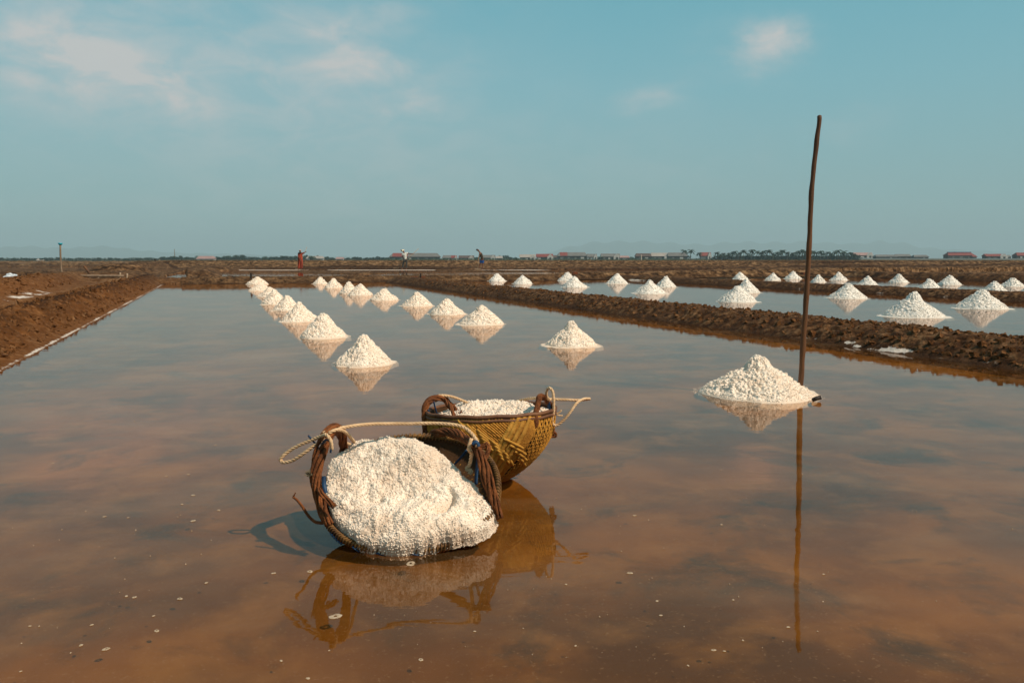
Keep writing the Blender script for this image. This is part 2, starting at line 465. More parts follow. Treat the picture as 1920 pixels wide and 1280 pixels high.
    # salt harvest in the workers' pan
    sw = fbm(Lt * .06, D * .5, 3, 61)
    strip = np.exp(-((D - 66.5 + (sw - .5) * 3) / 1.5) ** 2) + .8 * np.exp(-((D - 53.5 + (sw - .5) * 5) / 1.0) ** 2) * (sw > .5)
    strip = strip * sstep(fbm(Lt * .11, D * .12, 3, 66), .22, .36)
    inp = wp & (pxh < 1750) & (z < .03)
    salt = np.where(inp, strip, salt)
    z = np.where(inp, z + .045 * np.clip(strip * 1.4, 0, 1), z)
    thin = far & (D > 100) & (D < 112)
    salt = np.where(thin, np.maximum(salt, (fbm(Lt * .05, D * .3, 2, 70) > .62) * .42), salt)
    A['salt'] = salt
    A['dark'] = np.clip(sstep(-z, -.10, .02) * .75 * (z > -.02) * (region > 1) * (region != 5) + (D > d0 - 3) * (D < d0 + .8) * .8 * (pxh > 300) * sstep(fbm(Lt * .12, D * .2, 3, 90), .4, .6), 0, 1)
    nd = fbm(X * .9, Y * .9, 3, 50)
    A['dry'] = np.clip(sstep(fine, .35, .9) * .35 + far * .75 * sstep(D, 70, 76) + (region == 6) * .45 + (region == 0) * (X < 20) * .25
                       + ((X > -4.0) & (X < -2.75) & left & near) * .9 * nd * 1.5 + sstep(z, .2, .4) * .2 * (nd - .2), 0, 1)
    A['red'] = np.clip(sstep(-X, .8, 1.6) * (1 - sstep(Y, 20, 46)) * .95 + (1 - sstep(D, 8, 30)) * .15, 0, 1)
    A['grass'] = np.clip(sstep(D, 84, 92) * pf * .85 + (1 - pf) * sstep(D, 103, 112) * .6, 0, 1)
    A['far'] = sstep(D, 18, 45)
    A['dark'] = np.maximum(A['dark'], far * (D < 100) * .75 * sstep(fbm(Lt * .10, D * .9, 3, 95), .52, .66))
    A['dark'] = np.maximum(A['dark'], left * near * np.exp(-((X + 2.6) / .45) ** 2) * .9 * sstep(ns, .30, .5) * sstep(fine, .2, .7))
    region = np.where((region == 1) & (z > -.012) & (Y > 20), 6, region)
    region = np.where((region == 1) & (X < -1.2) & (z > -.030) & (Y <= 33), 5, region)
    region = np.where(far, 8, region)
    return z, A, region

deg = math.radians
ang = np.concatenate([np.linspace(-180, -42, 70, endpoint=False), np.linspace(-42, -34, 60, endpoint=False),
                      np.linspace(-34, 34, 960, endpoint=False), np.linspace(34, 42, 60, endpoint=False), np.linspace(42, 180, 71)])
ang = np.radians(ang) + yaw
rad = np.concatenate([np.geomspace(.05, 3.2, 50, endpoint=False), np.geomspace(3.2, 30, 640, endpoint=False),
                      np.geomspace(30, 110, 330, endpoint=False), np.geomspace(110, 900, 90, endpoint=False), np.geomspace(900, 12500, 14)])
AA, RR = np.meshgrid(ang, rad)
X = RR * np.sin(AA); Y = RR * np.cos(AA)
Z, ATT, REG = terrain(X, Y)
nr, nc = X.shape
idx = np.arange(nr * nc).reshape(nr, nc)
Q = np.stack([idx[:-1, :-1], idx[:-1, 1:], idx[1:, 1:], idx[1:, :-1]], -1).reshape(-1, 4)[:, ::-1]
regf = REG[:-1, :-1].reshape(-1)
V = np.stack([X, Y, Z], -1).reshape(-1, 3)
names = {0: ('ground', 'earth'), 1: ('pan_floor', 'floor'), 2: ('earth_bank', 'earth'), 3: ('earth_bank', 'earth'), 4: ('earth_bank', 'earth'),
         5: ('earth_bank', 'earth'), 6: ('earth_bank', 'earth'), 7: ('earth_bank', 'earth'), 8: ('far_field', 'earth')}
for k, (nm, mt) in names.items():
    q = Q[regf == k]
    if not len(q): continue
    used = np.unique(q); remap = np.zeros(len(V), np.int32); remap[used] = np.arange(len(used))
    o = mesh_np(nm, V[used], remap[q], M[mt], smooth=True, attrs={a: v.reshape(-1)[used] for a, v in ATT.items()})
    tag(o, kind='structure')
GZ = lambda x, y: float(terrain(np.array([[x]]), np.array([[y]]))[0][0, 0])

# ------------------------------------------------------------ water sheets
def sheet(name, pts, z, mat):
    me = bpy.data.meshes.new(name); me.from_pydata([(p[0], p[1], z) for p in pts], [], [tuple(range(len(pts)))]); me.update()
    me.materials.append(mat); o = bpy.data.objects.new(name, me); COL.objects.link(o); tag(o, kind='structure'); return o
def rect(x0, x1, y0, y1): return [(x0, y0), (x1, y0), (x1, y1), (x0, y1)]
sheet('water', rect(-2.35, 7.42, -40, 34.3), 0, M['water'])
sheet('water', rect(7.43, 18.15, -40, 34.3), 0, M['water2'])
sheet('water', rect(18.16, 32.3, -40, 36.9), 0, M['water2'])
def atd(px, D):
    a = (px - 960) / f
    return (D * F2[0] + D * a * R2[0] / math.cos(pit) * 1.0, D * F2[1] + D * a * R2[1] / math.cos(pit))
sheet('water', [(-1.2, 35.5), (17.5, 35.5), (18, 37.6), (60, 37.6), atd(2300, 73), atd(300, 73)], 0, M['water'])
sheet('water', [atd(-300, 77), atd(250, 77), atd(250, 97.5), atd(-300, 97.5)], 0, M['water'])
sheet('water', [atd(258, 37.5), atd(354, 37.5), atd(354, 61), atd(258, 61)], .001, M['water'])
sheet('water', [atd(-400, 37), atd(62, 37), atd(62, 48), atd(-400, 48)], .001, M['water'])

# ------------------------------------------------------------ salt
CUBE = np.array([[-1, -1, -1], [1, -1, -1], [1, 1, -1], [-1, 1, -1], [-1, -1, 1], [1, -1, 1], [1, 1, 1], [-1, 1, 1]], float)
CQ = np.array([[0, 3, 2, 1], [4, 5, 6, 7], [0, 1, 5, 4], [1, 2, 6, 5], [2, 3, 7, 6], [3, 0, 4, 7]])
def cubes(P, size, jit=.35):
    n = len(P)
    if n == 0: return np.zeros((0, 3)), np.zeros((0, 4), int)
    q = rng.normal(size=(n, 4)); q /= np.linalg.norm(q, axis=1)[:, None]
    w, x, y, z = q.T
    Rm = np.stack([1 - 2 * (y * y + z * z), 2 * (x * y - z * w), 2 * (x * z + y * w), 2 * (x * y + z * w), 1 - 2 * (x * x + z * z), 2 * (y * z - x * w),
                   2 * (x * z - y * w), 2 * (y * z + x * w), 1 - 2 * (x * x + y * y)], -1).reshape(n, 3, 3)
    s = size * rng.uniform(.5, 1.25, (n, 1, 1)) * rng.uniform(.6, 1.2, (n, 1, 3))
    v = CUBE[None] * s * .5 * (1 + rng.uniform(-jit, jit, (n, 8, 3)))
    v = np.einsum('nij,nkj->nki', Rm, v) + P[:, None, :]
    return v.reshape(-1, 3), (CQ[None] + (np.arange(n) * 8)[:, None, None]).reshape(-1, 4)

def salt_pile(loc, r, h, knob=0.0, seed=0, D=10.0, mat='salt', lean=0.0, apron=1.0):
    """mound of loose salt with its toe spreading as a thin shelf in the brine; local z=0 at the water"""
    det = min(max(9.0 / D, .28), 2.0)
    na = int(190 * min(det, 1.9)) + 40; nrr = int(100 * min(det, 1.9)) + 24
    th = np.linspace(0, 2 * np.pi, na + 1); rr = np.concatenate([np.linspace(.004, 1.0, nrr), np.linspace(1.02, 1.42, 14)])
    T, Rr = np.meshgrid(th, rr)
    c, s_ = np.cos(T), np.sin(T)
    s7 = seed * 13.7
    lob = 1 + .10 * (fbm(c * 1.2 + s7, s_ * 1.2 + s7, 3, seed) - .5) * 2
    X_ = Rr * r * c * lob; Y_ = Rr * r * s_ * lob
    u = Rr
    kb = knob
    prof = np.interp(u, [0, .07, .16, .3, .5, .7, .88, .97, 1.03], [1.0, .97, .885, .715 - .03 * kb, .50, .30, .135, .052, .0])
    Zz = h * prof
    if kb: Zz = Zz + kb * h * (np.exp(-(u / .17) ** 2) * .10 - np.exp(-((u - .27) / .10) ** 2) * .05)
    body = sstep(-u, -1.04, -.8)
    rs = random.Random(seed * 5 + 1); tdir = rs.uniform(0, 6.28); asy = rs.uniform(.02, .12); blunt = rs.uniform(0, .4) * (0 if knob > .5 else 1)
    Zz = Zz * (1 + asy * np.cos(T - tdir) * sstep(u, .1, .6) * (1 - sstep(u, .8, 1.0)))
    Zz = Zz - h * blunt * .10 * (np.exp(-(u / .13) ** 2) - .55 * np.exp(-((u - .24) / .10) ** 2))
    n = fbm(X_ / r * 3 + s7, Y_ / r * 3 + s7 * 2, 4, seed + 3) - .5
    rid = fbm(T * 1.9 + s7, u * 1.4, 3, seed + 5) - .5
    Zz = Zz + body * h * (.18 * n + .12 * rid * sstep(u, .1, .5))
    c1 = clods(X_ * 22 + s7, Y_ * 22, seed + 8) * .55 + clods(X_ * 44 + s7, Y_ * 44, seed + 9) * .35 + clods(X_ * 90 + s7, Y_ * 90, seed + 10) * .15
    amp = .034 if D < 6 else (.028 if D < 12 else .030)
    Zz = Zz + body * amp * (c1 - .45)
    X_ = X_ + body * amp * .8 * (c1 - .45) * c + lean * Zz; Y_ = Y_ + body * amp * .8 * (c1 - .45) * s_
    ir = 1 + .5 * (fbm(c * 2 + s7, s_ * 2 + s7, 3, seed + 11) - .5)
    ext = .02 + (.12 if D < 6.5 else .24) * sstep(fbm(c * 1.6 + s7, s_ * 1.6 + s7, 3, seed + 11), .38, .62)
    sh = .0065 * (1 - (u - 1.0) / ext) + .012 * (fbm(X_ * 14, Y_ * 14 + s7, 3, 5) - .5)
    sh = np.where(u > 1.0 + ext, -.004 - (u - 1.0 - ext) * 2.5, sh)
    Zz = np.where(u > .99, np.where(u < 1.03, np.maximum(sh, h * prof), sh), Zz)
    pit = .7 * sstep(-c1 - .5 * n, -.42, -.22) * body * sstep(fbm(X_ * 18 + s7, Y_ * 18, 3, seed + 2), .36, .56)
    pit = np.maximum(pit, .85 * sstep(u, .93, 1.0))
    Vb = np.stack([X_, Y_, Zz], -1).reshape(-1, 3); R_, C_ = X_.shape
    ii = np.arange(R_ * C_).reshape(R_, C_)
    Qb = np.stack([ii[:-1, :-1], ii[1:, :-1], ii[1:, 1:], ii[:-1, 1:]], -1).reshape(-1, 4)
    # loose crystals
    size = max(.0058, .75 * D / 800)
    ncube = int(min(9000, .55 * math.pi * r * r * 1.25 / (size * size)))
    uu = np.sqrt(rng.uniform(0, 1, ncube)) * .99 ; iu = np.clip(uu / 1.0 * (nrr - 1), 0, nrr - 1).astype(int); ia = rng.integers(0, na, ncube)
    P = Vb.reshape(R_, C_, 3)[iu, ia] + rng.normal(size=(ncube, 3)) * size * .15
    vc, qc = cubes(P, size, .3)
    n2 = ncube // 18                                    # strays on the shelf
    iu = rng.integers(nrr, nrr + 4, n2); ia = rng.integers(0, na, n2)
    P = Vb.reshape(R_, C_, 3)[iu, ia] + rng.normal(size=(n2, 3)) * [.01, .01, .001]
    P[:, 2] = np.maximum(P[:, 2], 0)
    vd, qd = cubes(P, size * .6)
    Vt = np.concatenate([Vb, vc, vd]); Qt = np.concatenate([Qb, qc + len(Vb), qd + len(Vb) + len(vc)])
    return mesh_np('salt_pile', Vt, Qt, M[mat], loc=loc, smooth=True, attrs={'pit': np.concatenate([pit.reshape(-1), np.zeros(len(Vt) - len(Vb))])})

# (centre px, base py, half width px, apex py, knob, label)
G1 = 'salt piles in the left row of the near pan'; G2 = 'salt piles in the right row of the near pan'
G3 = 'salt piles in the middle pan'; G4 = 'salt piles in the farthest pan'
PILES = [
 (685, 688, 57, 627, 0, G1, 'nearest and largest salt pile of the left row, behind the front basket'),
 (607, 635, 46, 586, 0, G1, 'second nearest salt pile of the left row, shaded on its left flank'),
 (562, 604, 37, 567, 0, G1, 'third nearest salt pile of the left row in the near pan'),
 (539, 583, 29, 553, 0, G1, 'fourth nearest salt pile of the left row in the near pan'),
 (515, 571.5, 26, 543, 0, G1, 'fifth nearest salt pile of the left row in the near pan'),
 (506, 557, 24, 538, 0, G1, 'sixth nearest salt pile of the left row, mostly hidden by nearer ones'),
 (490, 545.5, 25, 532, 0, G1, 'second farthest salt pile of the left row, low in front of the last'),
 (483, 533.5, 21, 518.5, 0, G1, 'farthest salt pile of the left row, under the far bank'),
 (1421, 752, 111, 667, 1, G2, 'largest and nearest salt pile with a knobbly top beside the tall pole'),
 (1071, 652, 51, 600.5, 1, G2, 'lone salt pile with wide flat toes right of the right row'),
 (903, 610.5, 43, 570.5, .3, G2, 'round topped salt pile above the rear basket, end of the close row'),
 (838, 591, 36, 559.5, 0, G2, 'salt pile just left of the round topped pile above the rear basket'),
 (782, 575, 31, 546.5, 0, G2, 'sharp topped salt pile, third from the right in the close row'),
 (721, 563.5, 29, 541, 0, G2, 'broad low salt pile, fourth from the right in the close row'),
 (676, 554.5, 25, 532, 0, G2, 'salt pile with dark cracks, overlapping the one on its left'),
 (655, 551, 20, 527.5, 0, G2, 'salt pile half hidden by the cracked pile at its right'),
 (626, 540, 18, 521, 0, G2, 'pointed salt pile, second from the far end of the right row'),
 (600.5, 532.5, 14.5, 519.5, 0, G2, 'small farthest salt pile of the right row, near the far bank'),
 (1713, 596, 57, 548, .6, G3, 'largest salt pile of the middle pan, with a rough craggy top'),
 (1839, 580, 46, 541.5, .3, G3, 'smooth sided salt pile right of the largest one in the middle pan'),
 (1589, 560, 36, 532, .2, G3, 'salt pile with a grey shaded left side, just right of the tall pole'),
 (1382, 567, 38, 534.5, .3, G3, 'salt pile in the middle pan in front of another, left of the pole'),
 (1399, 549, 26, 524, 0, G3, 'salt pile behind and right of another, left of the tall pole'),
 (1218, 551, 31, 525, .3, G3, 'wide pointed salt pile left of a rounder one in the middle pan'),
 (1248, 539, 20, 518, 0, G3, 'round salt pile behind the wide pointed one in the middle pan'),
 (1157, 532, 21, 513, .2, G3, 'lone round topped salt pile with a pointed reflection in the middle pan'),
 (1077, 539, 25, 518, 0, G3, 'lower salt pile in front of a taller one by the far bank'),
 (1064, 526.5, 19, 510, 0, G3, 'taller salt pile behind the lower one by the far bank'),
 (980, 532.5, 19, 516, 0, G3, 'flat shouldered salt pile, second from left in the middle pan'),
 (932, 527.5, 17, 512.5, 0, G3, 'leftmost salt pile of the middle pan, under the man in blue shorts'),
 (1388, 524.5, 15, 510, 0, G4, 'leftmost small salt pile of the farthest pan, above another pile'),
 (1449, 526, 15.5, 512.3, 0, G4, 'small salt pile, second from left behind the farther bank'),
 (1486.5, 523, 16, 509, 0, G4, 'salt pile just left of the tall pole behind the farther bank'),
 (1534, 529, 14, 515, 0, G4, 'smallest salt pile, just right of the tall pole'),
 (1572, 525.5, 16, 511, 0, G4, 'salt pile second to the right of the pole in the farthest pan'),
 (1627, 534, 18, 517.5, 0, G4, 'low salt pile in the farthest pan above the bank, between two taller ones'),
 (1685, 530, 19, 514, 0, G4, 'salt pile with a faint dark streak in the farthest pan'),
 (1742, 541.5, 21, 522.5, 0, G4, 'low flat salt pile overlapping a taller one at its right'),
 (1780, 534, 22, 516, 0, G4, 'taller sharp salt pile overlapping the low flat one at its left'),
 (1864, 547.5, 23, 527, 0, G4, 'salt pile in the farthest pan second from the right edge'),
 (1898, 537.5, 22, 520, 0, G4, 'salt pile at the right edge of the photo in the farthest pan')]
for i, (px, py, hw, ap, kn, g, lb) in enumerate(PILES):
    p0 = at(px, py); D0 = dep(p0); r = hw * D0 / f / 1.01
    # py marks the front toe of the heap: push the centre back
    fw, a, up = ray(px, py); d = Vector((p0.x, p0.y, 0)).normalized()
    c = p0 + d * r * .86; Dc = dep(c)
    r = r * (Dc / D0) * .94
    q = atD(px, ap, Dc); h = q.z * (1.0 - .09 * kn)
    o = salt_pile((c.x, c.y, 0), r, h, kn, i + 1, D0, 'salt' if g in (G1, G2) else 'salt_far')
    tag(o, lb, 'salt pile', g)

# ------------------------------------------------------------ baskets
RV = Vector((R2[0], R2[1], 0)); FV = Vector((F2[0], F2[1], 0)); UV = Vector((0, 0, 1))
def path_px(pts, n=8, parent_loc=None):
    return smooth_path([atD(*p) - (parent_loc or Vector()) for p in pts], n)

def add_rope(mb, path, R=.0066):
    P = resample(path, .006)
    for q in helix_paths(P, R * .5, 3, R * 6.5): mb.tube(q, R * .56, 6)

def add_vines(mb, path, R=.018, k=5, pitch=.22, r=.0075, Rf=None):
    k = k + 1; r = r * .78; R = R * .82
    P = resample(path, .012)
    for q in helix_paths(P, R, k, pitch, random.random() * 6, .35, Rf):
        rr = r * random.uniform(.75, 1.25); ph = random.random() * 6
        mb.tube(q, lambda t: rr * (1 + .18 * math.sin(t * 23 + ph)) * (1 - .25 * abs(2 * t - 1) ** 4), 7)

def bowl(center, ax, bx, nrm, ra, rb, depth, sq=2.3, flat=.28, ex=.62):
    """surface function S(u,v): u angle, v 0 rim..1 bottom; rim in plane (ax,bx), bottom along -nrm"""
    def S(u, v, off=0.0):
        cu, su = math.cos(u), math.sin(u)
        e = 2 / sq
        x = math.copysign(abs(cu) ** e, cu); y = math.copysign(abs(su) ** e, su)
        t = 1 - v
        rf = (flat + (1 - flat) * math.sin(t * math.pi / 2) ** .8) if v < 1 else flat
        rf = math.sin(min(1, t) * math.pi / 2) ** ex
        rf = rf * (1 + .05 * math.sin(t * math.pi)) 
        p = center + ax * (x * (ra * rf + off)) + bx * (y * (rb * rf + off)) - nrm * (depth * (v) + off * .5 * v)
        return p
    return S

def shell_mesh(S, parent, off=-.004, nu=72, nv=22):
    mb = MB(); vs = []; fs = []
    for j in range(nv + 1):
        for i in range(nu): vs.append(S(2 * math.pi * i / nu, min(j / nv, .999), off))
    for j in range(nv):
        for i in range(nu):
            a = j * nu + i; b_ = j * nu + (i + 1) % nu; fs.append((a, b_, b_ + nu, a + nu))
    fs.append(tuple(nv * nu + i for i in range(nu)))
    mb.add(vs, fs)
    return mb

def strip(parent, *a):
    q = MB(); q.tube(*a); q.build('blue_strip', M['tape'], parent, True)

# ---- rear basket (upright)
Cb = atD(921, 775, 3.57); Cb.z = .315
tb = math.radians(-4)
axb = RV.copy(); bxb = (FV * math.cos(tb) + UV * math.sin(tb)); nb_ = axb.cross(bxb).normalized()
if nb_.z < 0: nb_ = -nb_
axb = (axb * math.cos(math.radians(1.5)) - nb_ * math.sin(math.radians(-1.5))).normalized()
base = Vector((Cb.x, Cb.y, 0))
rear = empty('basket', base)
tag(rear, 'upright woven golden bamboo basket of salt standing behind the tipped one', 'basket', 'salt carrying baskets')
Sb = bowl(Cb - base, axb, bxb, nb_, .283, .27, .335, 2.15)
shell_mesh(Sb, rear).build('basket_shell', M['shell'], rear, True)
uc = -math.pi / 2 + .20          # direction of the visible V (toward camera, a little right)
def P_(du, v, off=.0): return Sb(uc + du, v, off)
strands = MB()
def strand(mb, pts, w, off, flat=.32, wv=0.0, wl=9, ph=0.0):
    path = []
    n = 34
    for i in range(n + 1):
        t = i / n; du, v = pts(t)
        if v > .97: break
        path.append(P_(du, v, off + wv * math.sin(t * wl * 2 * math.pi + ph)))
    if len(path) < 3: return
    nrm = (path[len(path) // 2] - (Cb - base)); 
    mb.tube(path, w, 6, True, flat, ref=nrm)
# right-hand and rear uprights: near vertical, gathering toward the V tip
for side in (1,):
    for k in range(48):
        u0 = .50 + k * .052
        if side < 0: u0 = .62 + k * .064
        if u0 > math.pi * (1.02): continue
        j = random.uniform(-.012, .012)
        def pts(t, u0=u0, side=side, j=j):
            v = .015 + .93 * t
            return side * (u0 + j - .34 * t * t + .02 * math.sin(t * 7 + u0 * 5)), v
        strand(strands, pts, .0044 * random.uniform(.75, 1.25), .0035, .6, .0022, 10, math.pi * (k % 2))
# left section: long diagonals running down to the right
for k in range(40):
    def pts(t, k=k):
        v = .015 + .93 * t; return -.86 - .052 * k + (.42 + .011 * k) * t ** 1.25 + .015 * math.sin(t * 6 + k), v
    strand(strands, pts, .0056 * random.uniform(.8, 1.25), .0065, .55, .0018, 9, math.pi * (k % 2))
# nested strands that run down one side, meet in a point and climb the other
for k in range(25):
    def pts(t, k=k):
        ap = .95 - .036 * k; a = (t - .5) * 2
        rise = (ap - .015) * abs(a) ** .95
        return .03 + (rise * (.62 + .008 * k) if a > 0 else -rise * (1.02 + .006 * k)), ap - rise
    strand(strands, pts, .0046 * random.uniform(.8, 1.25), .0075, .55, .0014, 11, math.pi * (k % 2))
# weft rings
for j in range(17):
    v = .05 + j * .054
    path = [Sb(2 * math.pi * i / 150, v + .004 * math.sin(i * .31 + j), .0035 + .0026 * math.sin(i * 150 / 150 * 2.2 + math.pi * (j % 2))) for i in range(151)]
    strands.tube(path, .0020, 5, False, .6)
strands.build('weave', M['strand'], rear, True)
bands = MB()
BW = .0125
for k in range(5):      # broad bands from the upper left down to the right
    def pts(t, k=k): return -.66 + .075 * k + (.70 - .02 * k) * t, .015 + .030 * k + (.56 - .01 * k) * t
    strand(bands, pts, BW * .62, .0105, .22, .0022, 3.5, k * math.pi)
for k in range(4):      # broad bands from the upper right down to the left
    def pts(t, k=k): return .40 - .095 * k + (-.42 + .02 * k) * t, .005 + .05 * max(k - 2, 0) + (.74 - .06 * k) * t
    strand(bands, pts, BW * .9, .0105, .2, .0012, 4.5, k * math.pi)
for k in range(4):
    def pts(t, k=k): return -.02 + .10 * k + .34 * t, .26 + .09 * k + .15 * t
    strand(bands, pts, BW * .55, .0145, .25, .0016, 2, k)
bands.build('broad_bands', M['band'], rear, True)
rim = MB()
for dz, rr_ in ((.004, .0085), (-.014, .0078)):
    path = [Sb(2 * math.pi * i / 120, 0.0, .008) + nb_ * dz + Vector((0, 0, .0015 * math.sin(i * .7))) for i in range(121)]
    rim.tube(path, rr_, 7, False)
rim.build('rim', M['rim'], rear, True)
hd = MB()
lp = [(799, 838, 3.50), (798, 805, 3.49), (797, 778, 3.50), (801, 757, 3.52), (815, 748, 3.56), (832, 746, 3.6), (842, 757, 3.62), (854, 770, 3.60), (868, 780, 3.50), (876, 800, 3.36)]
add_vines(hd, path_px(lp, 8, base), .013, 4, .20, .0078)
add_vines(hd, path_px([(832, 746, 3.6), (845, 762, 3.5), (852, 782, 3.42), (862, 800, 3.35)], 8, base), .008, 2, .2, .006)
hd.build('handle', M['vine'], rear, True)
hd = MB()
rp = [(1002, 802, 3.36), (1005, 790, 3.35), (1004, 776, 3.37), (1008, 760, 3.40), (1013, 744, 3.44), (1022, 747, 3.55), (1030, 758, 3.66), (1034, 776, 3.72), (1036, 795, 3.72), (1036, 815, 3.68)]
add_vines(hd, path_px(rp, 8, base), .0105, 4, .11, .0072)
hd.build('handle', M['vine'], rear, True)
lo = MB(); lo.tube(path_px([(1034, 806, 3.60), (1042, 812, 3.6), (1042, 818, 3.6), (1034, 819, 3.6)], 8, base), .005, 6)
lo.build('cane_loop', M['vine'], rear, True)
strip(rear, path_px([(803, 768, 3.49), (806, 782, 3.49), (809, 800, 3.5)], 6, base), .010, 6, True, .4)
strip(rear, path_px([(813, 752, 3.54), (817, 768, 3.54), (823, 788, 3.56)], 6, base), .009, 6, True, .4)
strip(rear, path_px([(1029, 754, 3.6), (1030, 772, 3.62), (1035, 796, 3.62)], 6, base), .008, 6, True, .4)
rp = MB()
add_rope(rp, path_px([(806, 792, 3.5), (799, 772, 3.5), (799, 757, 3.52), (808, 747, 3.55), (825, 741.5, 3.58), (845, 743, 3.6), (868, 751, 3.62), (885, 760, 3.62), (899, 770, 3.60)], 8, base))
add_rope(rp, path_px([(944, 759, 3.72), (962, 754, 3.70), (984, 748.5, 3.66), (1006, 746, 3.6), (1030, 748, 3.55), (1060, 749, 3.55), (1085, 750, 3.56), (1106, 747.5, 3.58)], 8, base))
add_rope(rp, path_px([(1106, 747.5, 3.58), (1094, 748, 3.54), (1081, 756, 3.50), (1068, 774, 3.48), (1054, 790, 3.48), (1042, 797.5, 3.48), (1035, 791, 3.47), (1038, 770, 3.46), (1038, 748, 3.46), (1036, 733, 3.47), (1030, 727, 3.48), (1025, 732, 3.5), (1025, 743, 3.52), (1031, 750, 3.54)], 8, base))
for a_, b_ in (((1043, 775), (1050, 772)), ((1044, 777), (1055, 779)), ((1043, 776), (1053, 769))):
    add_rope(rp, path_px([(a_[0], a_[1], 3.48), ((a_[0] + b_[0]) / 2, (a_[1] + b_[1]) / 2 + 1, 3.48), (b_[0], b_[1], 3.48)], 5, base), .004)
rp.build('rope', M['rope'], rear, True)

def salt_heap(center, ax, bx, nrm, ra, rb, height, seed, size, ncube, label, group, prof=None, sink=.01, skew=0.0):
    n = 460; nrr = 190
    th = np.linspace(0, 2 * np.pi, n + 1); rr = np.linspace(.004, 1, nrr)
    T, Rr = np.meshgrid(th, rr); c, s_ = np.cos(T), np.sin(T)
    e = 2 / 2.15
    cx = np.sign(c) * np.abs(c) ** e; sy = np.sign(s_) * np.abs(s_) ** e
    lob = 1 + (.06 * (fbm(c * 2 + seed, s_ * 2, 3, seed) - .5) + .11 * (fbm(c * 14 + seed, s_ * 14, 3, seed + 3) - .5)) * sstep(Rr, .7, 1)
    A_ = Rr * cx * ra * lob; B_ = Rr * sy * rb * lob; UA, UB = A_ / ra, B_ / rb
    if skew:
        lob = 1 + .07 * (fbm(c * 14 + seed, s_ * 14, 3, seed + 3) - .5) * sstep(Rr, .7, 1)
        A_ = Rr * c * outline_r(T) * lob; B_ = Rr * s_ * outline_r(T) * lob; UA, UB = Rr * c, Rr * s_
    edge_h = outline_h(T) * Rr ** 2 * (1 - sstep(Rr, .965, 1.0)) - .035 * sstep(Rr, .965, 1.0) if skew else 0
    hh = prof(UA, UB) if prof else height * (1 - Rr ** 2.4)
    hh = hh + edge_h
    n1 = fbm(A_ * 7 + seed, B_ * 7, 4, seed + 1) - .5
    c1 = clods(A_ * 30, B_ * 30, seed + 2) * .6 + clods(A_ * 60 + 3, B_ * 60, seed + 4) * .4
    body = 1 - .5 * sstep(Rr, .85, 1)
    c1 = c1 + .3 * clods(A_ * 110 + 3, B_ * 110, seed + 6)
    n6 = fbm(A_ * 20 + seed, B_ * 20, 4, seed + 12) - .5
    hh = hh + body * (.06 * n1 + .035 * n6 + .013 * (c1 - .5)) - sink
    pit = sstep(-c1 - 1.2 * n6, -.60, -.25) * sstep(fbm(A_ * 9 + seed, B_ * 9, 4, seed + 7), .40, .56) * body
    pit = np.maximum(pit, .9 * sstep(-B_ / rb, .50, .95) * sstep(fbm(A_ * 12, B_ * 12, 3, seed + 8), .42, .56))
    pit = np.maximum(pit, .55 * sstep(fbm(A_ * 5 + 9, B_ * 5 + seed, 4, seed + 9), .50, .66))
    cen = np.array(center); P = cen + A_[..., None] * np.array(ax) + B_[..., None] * np.array(bx) + hh[..., None] * np.array(nrm)
    Vb = P.reshape(-1, 3); ii = np.arange(Vb.shape[0]).reshape(nrr, n + 1)
    Qb = np.stack([ii[:-1, :-1], ii[1:, :-1], ii[1:, 1:], ii[:-1, 1:]], -1).reshape(-1, 4)
    uu = np.sqrt(rng.uniform(0, 1, ncube)); iu = np.clip(uu * (nrr - 1), 0, nrr - 1).astype(int); ia = rng.integers(0, n, ncube)
    Pc = P[iu, ia] + rng.normal(size=(ncube, 3)) * size * .2
    if skew:
        ie = rng.integers(nrr - 14, nrr, ncube // 3); ja = rng.integers(0, n, ncube // 3); Pe = P[ie, ja] + rng.normal(size=(ncube // 3, 3)) * size * .5; Pc = np.concatenate([Pc, Pe])
    vc, qc = cubes(Pc, size)
    org = Vector(center); org.z = 0
    Vt = np.concatenate([Vb, vc]) - np.array(org)
    o = mesh_np('salt_heap', Vt, np.concatenate([Qb, qc + len(Vb)]), M['salt'], loc=org, smooth=True, attrs={'pit': np.concatenate([pit.reshape(-1), np.zeros(len(vc))])})
    return tag(o, label, 'salt', group)

salt_heap(Cb + Vector((0, 0, .0)), axb, bxb, nb_, .262, .255, .06, 21, .0062, 3500,
          'low white heap of salt filling the upright rear basket', 'salt heaped in the baskets',
          prof=lambda a, b: .030 * np.clip(1 - (a * a + b * b) ** 1.5, 0, 1) + .014 * sstep(b, -.3, .5) * (1 - sstep(np.abs(a), .5, .9)) - .02 * sstep(-a, .3, .9), sink=.018)

# ---- front basket (tipped toward the camera)
Cf = atD(771, 925, 2.86); Cf.z = .156
tf = math.radians(31)
axf = RV.copy(); bxf = FV * math.cos(tf) + UV * math.sin(tf); nf = (UV * math.cos(tf) - FV * math.sin(tf))
rl = math.radians(1.0)
axf = (axf * math.cos(rl) + nf * math.sin(rl)).normalized()
basef = Vector((Cf.x, Cf.y, 0))
front = empty('basket', basef)
tag(front, 'tipped basket with rusty vine handles spilling its salt toward the camera', 'basket', 'salt carrying baskets')
Sf = bowl(Cf - basef, axf, bxf, nf, .312, .272, .175, 2.25, .28, 1.15)
shell_mesh(Sf, front).build('basket_shell', M['shell'], front, True)
st_ = MB()
for k in range(110):
    u0 = 2 * math.pi * k / 110
    path = [Sf(u0 + .15 * t, .01 + .93 * t, .004 + .002 * math.sin(t * 50 + math.pi * (k % 2))) for t in [i / 20 for i in range(21)]]
    st_.tube(path, .0055, 6, True, .6)
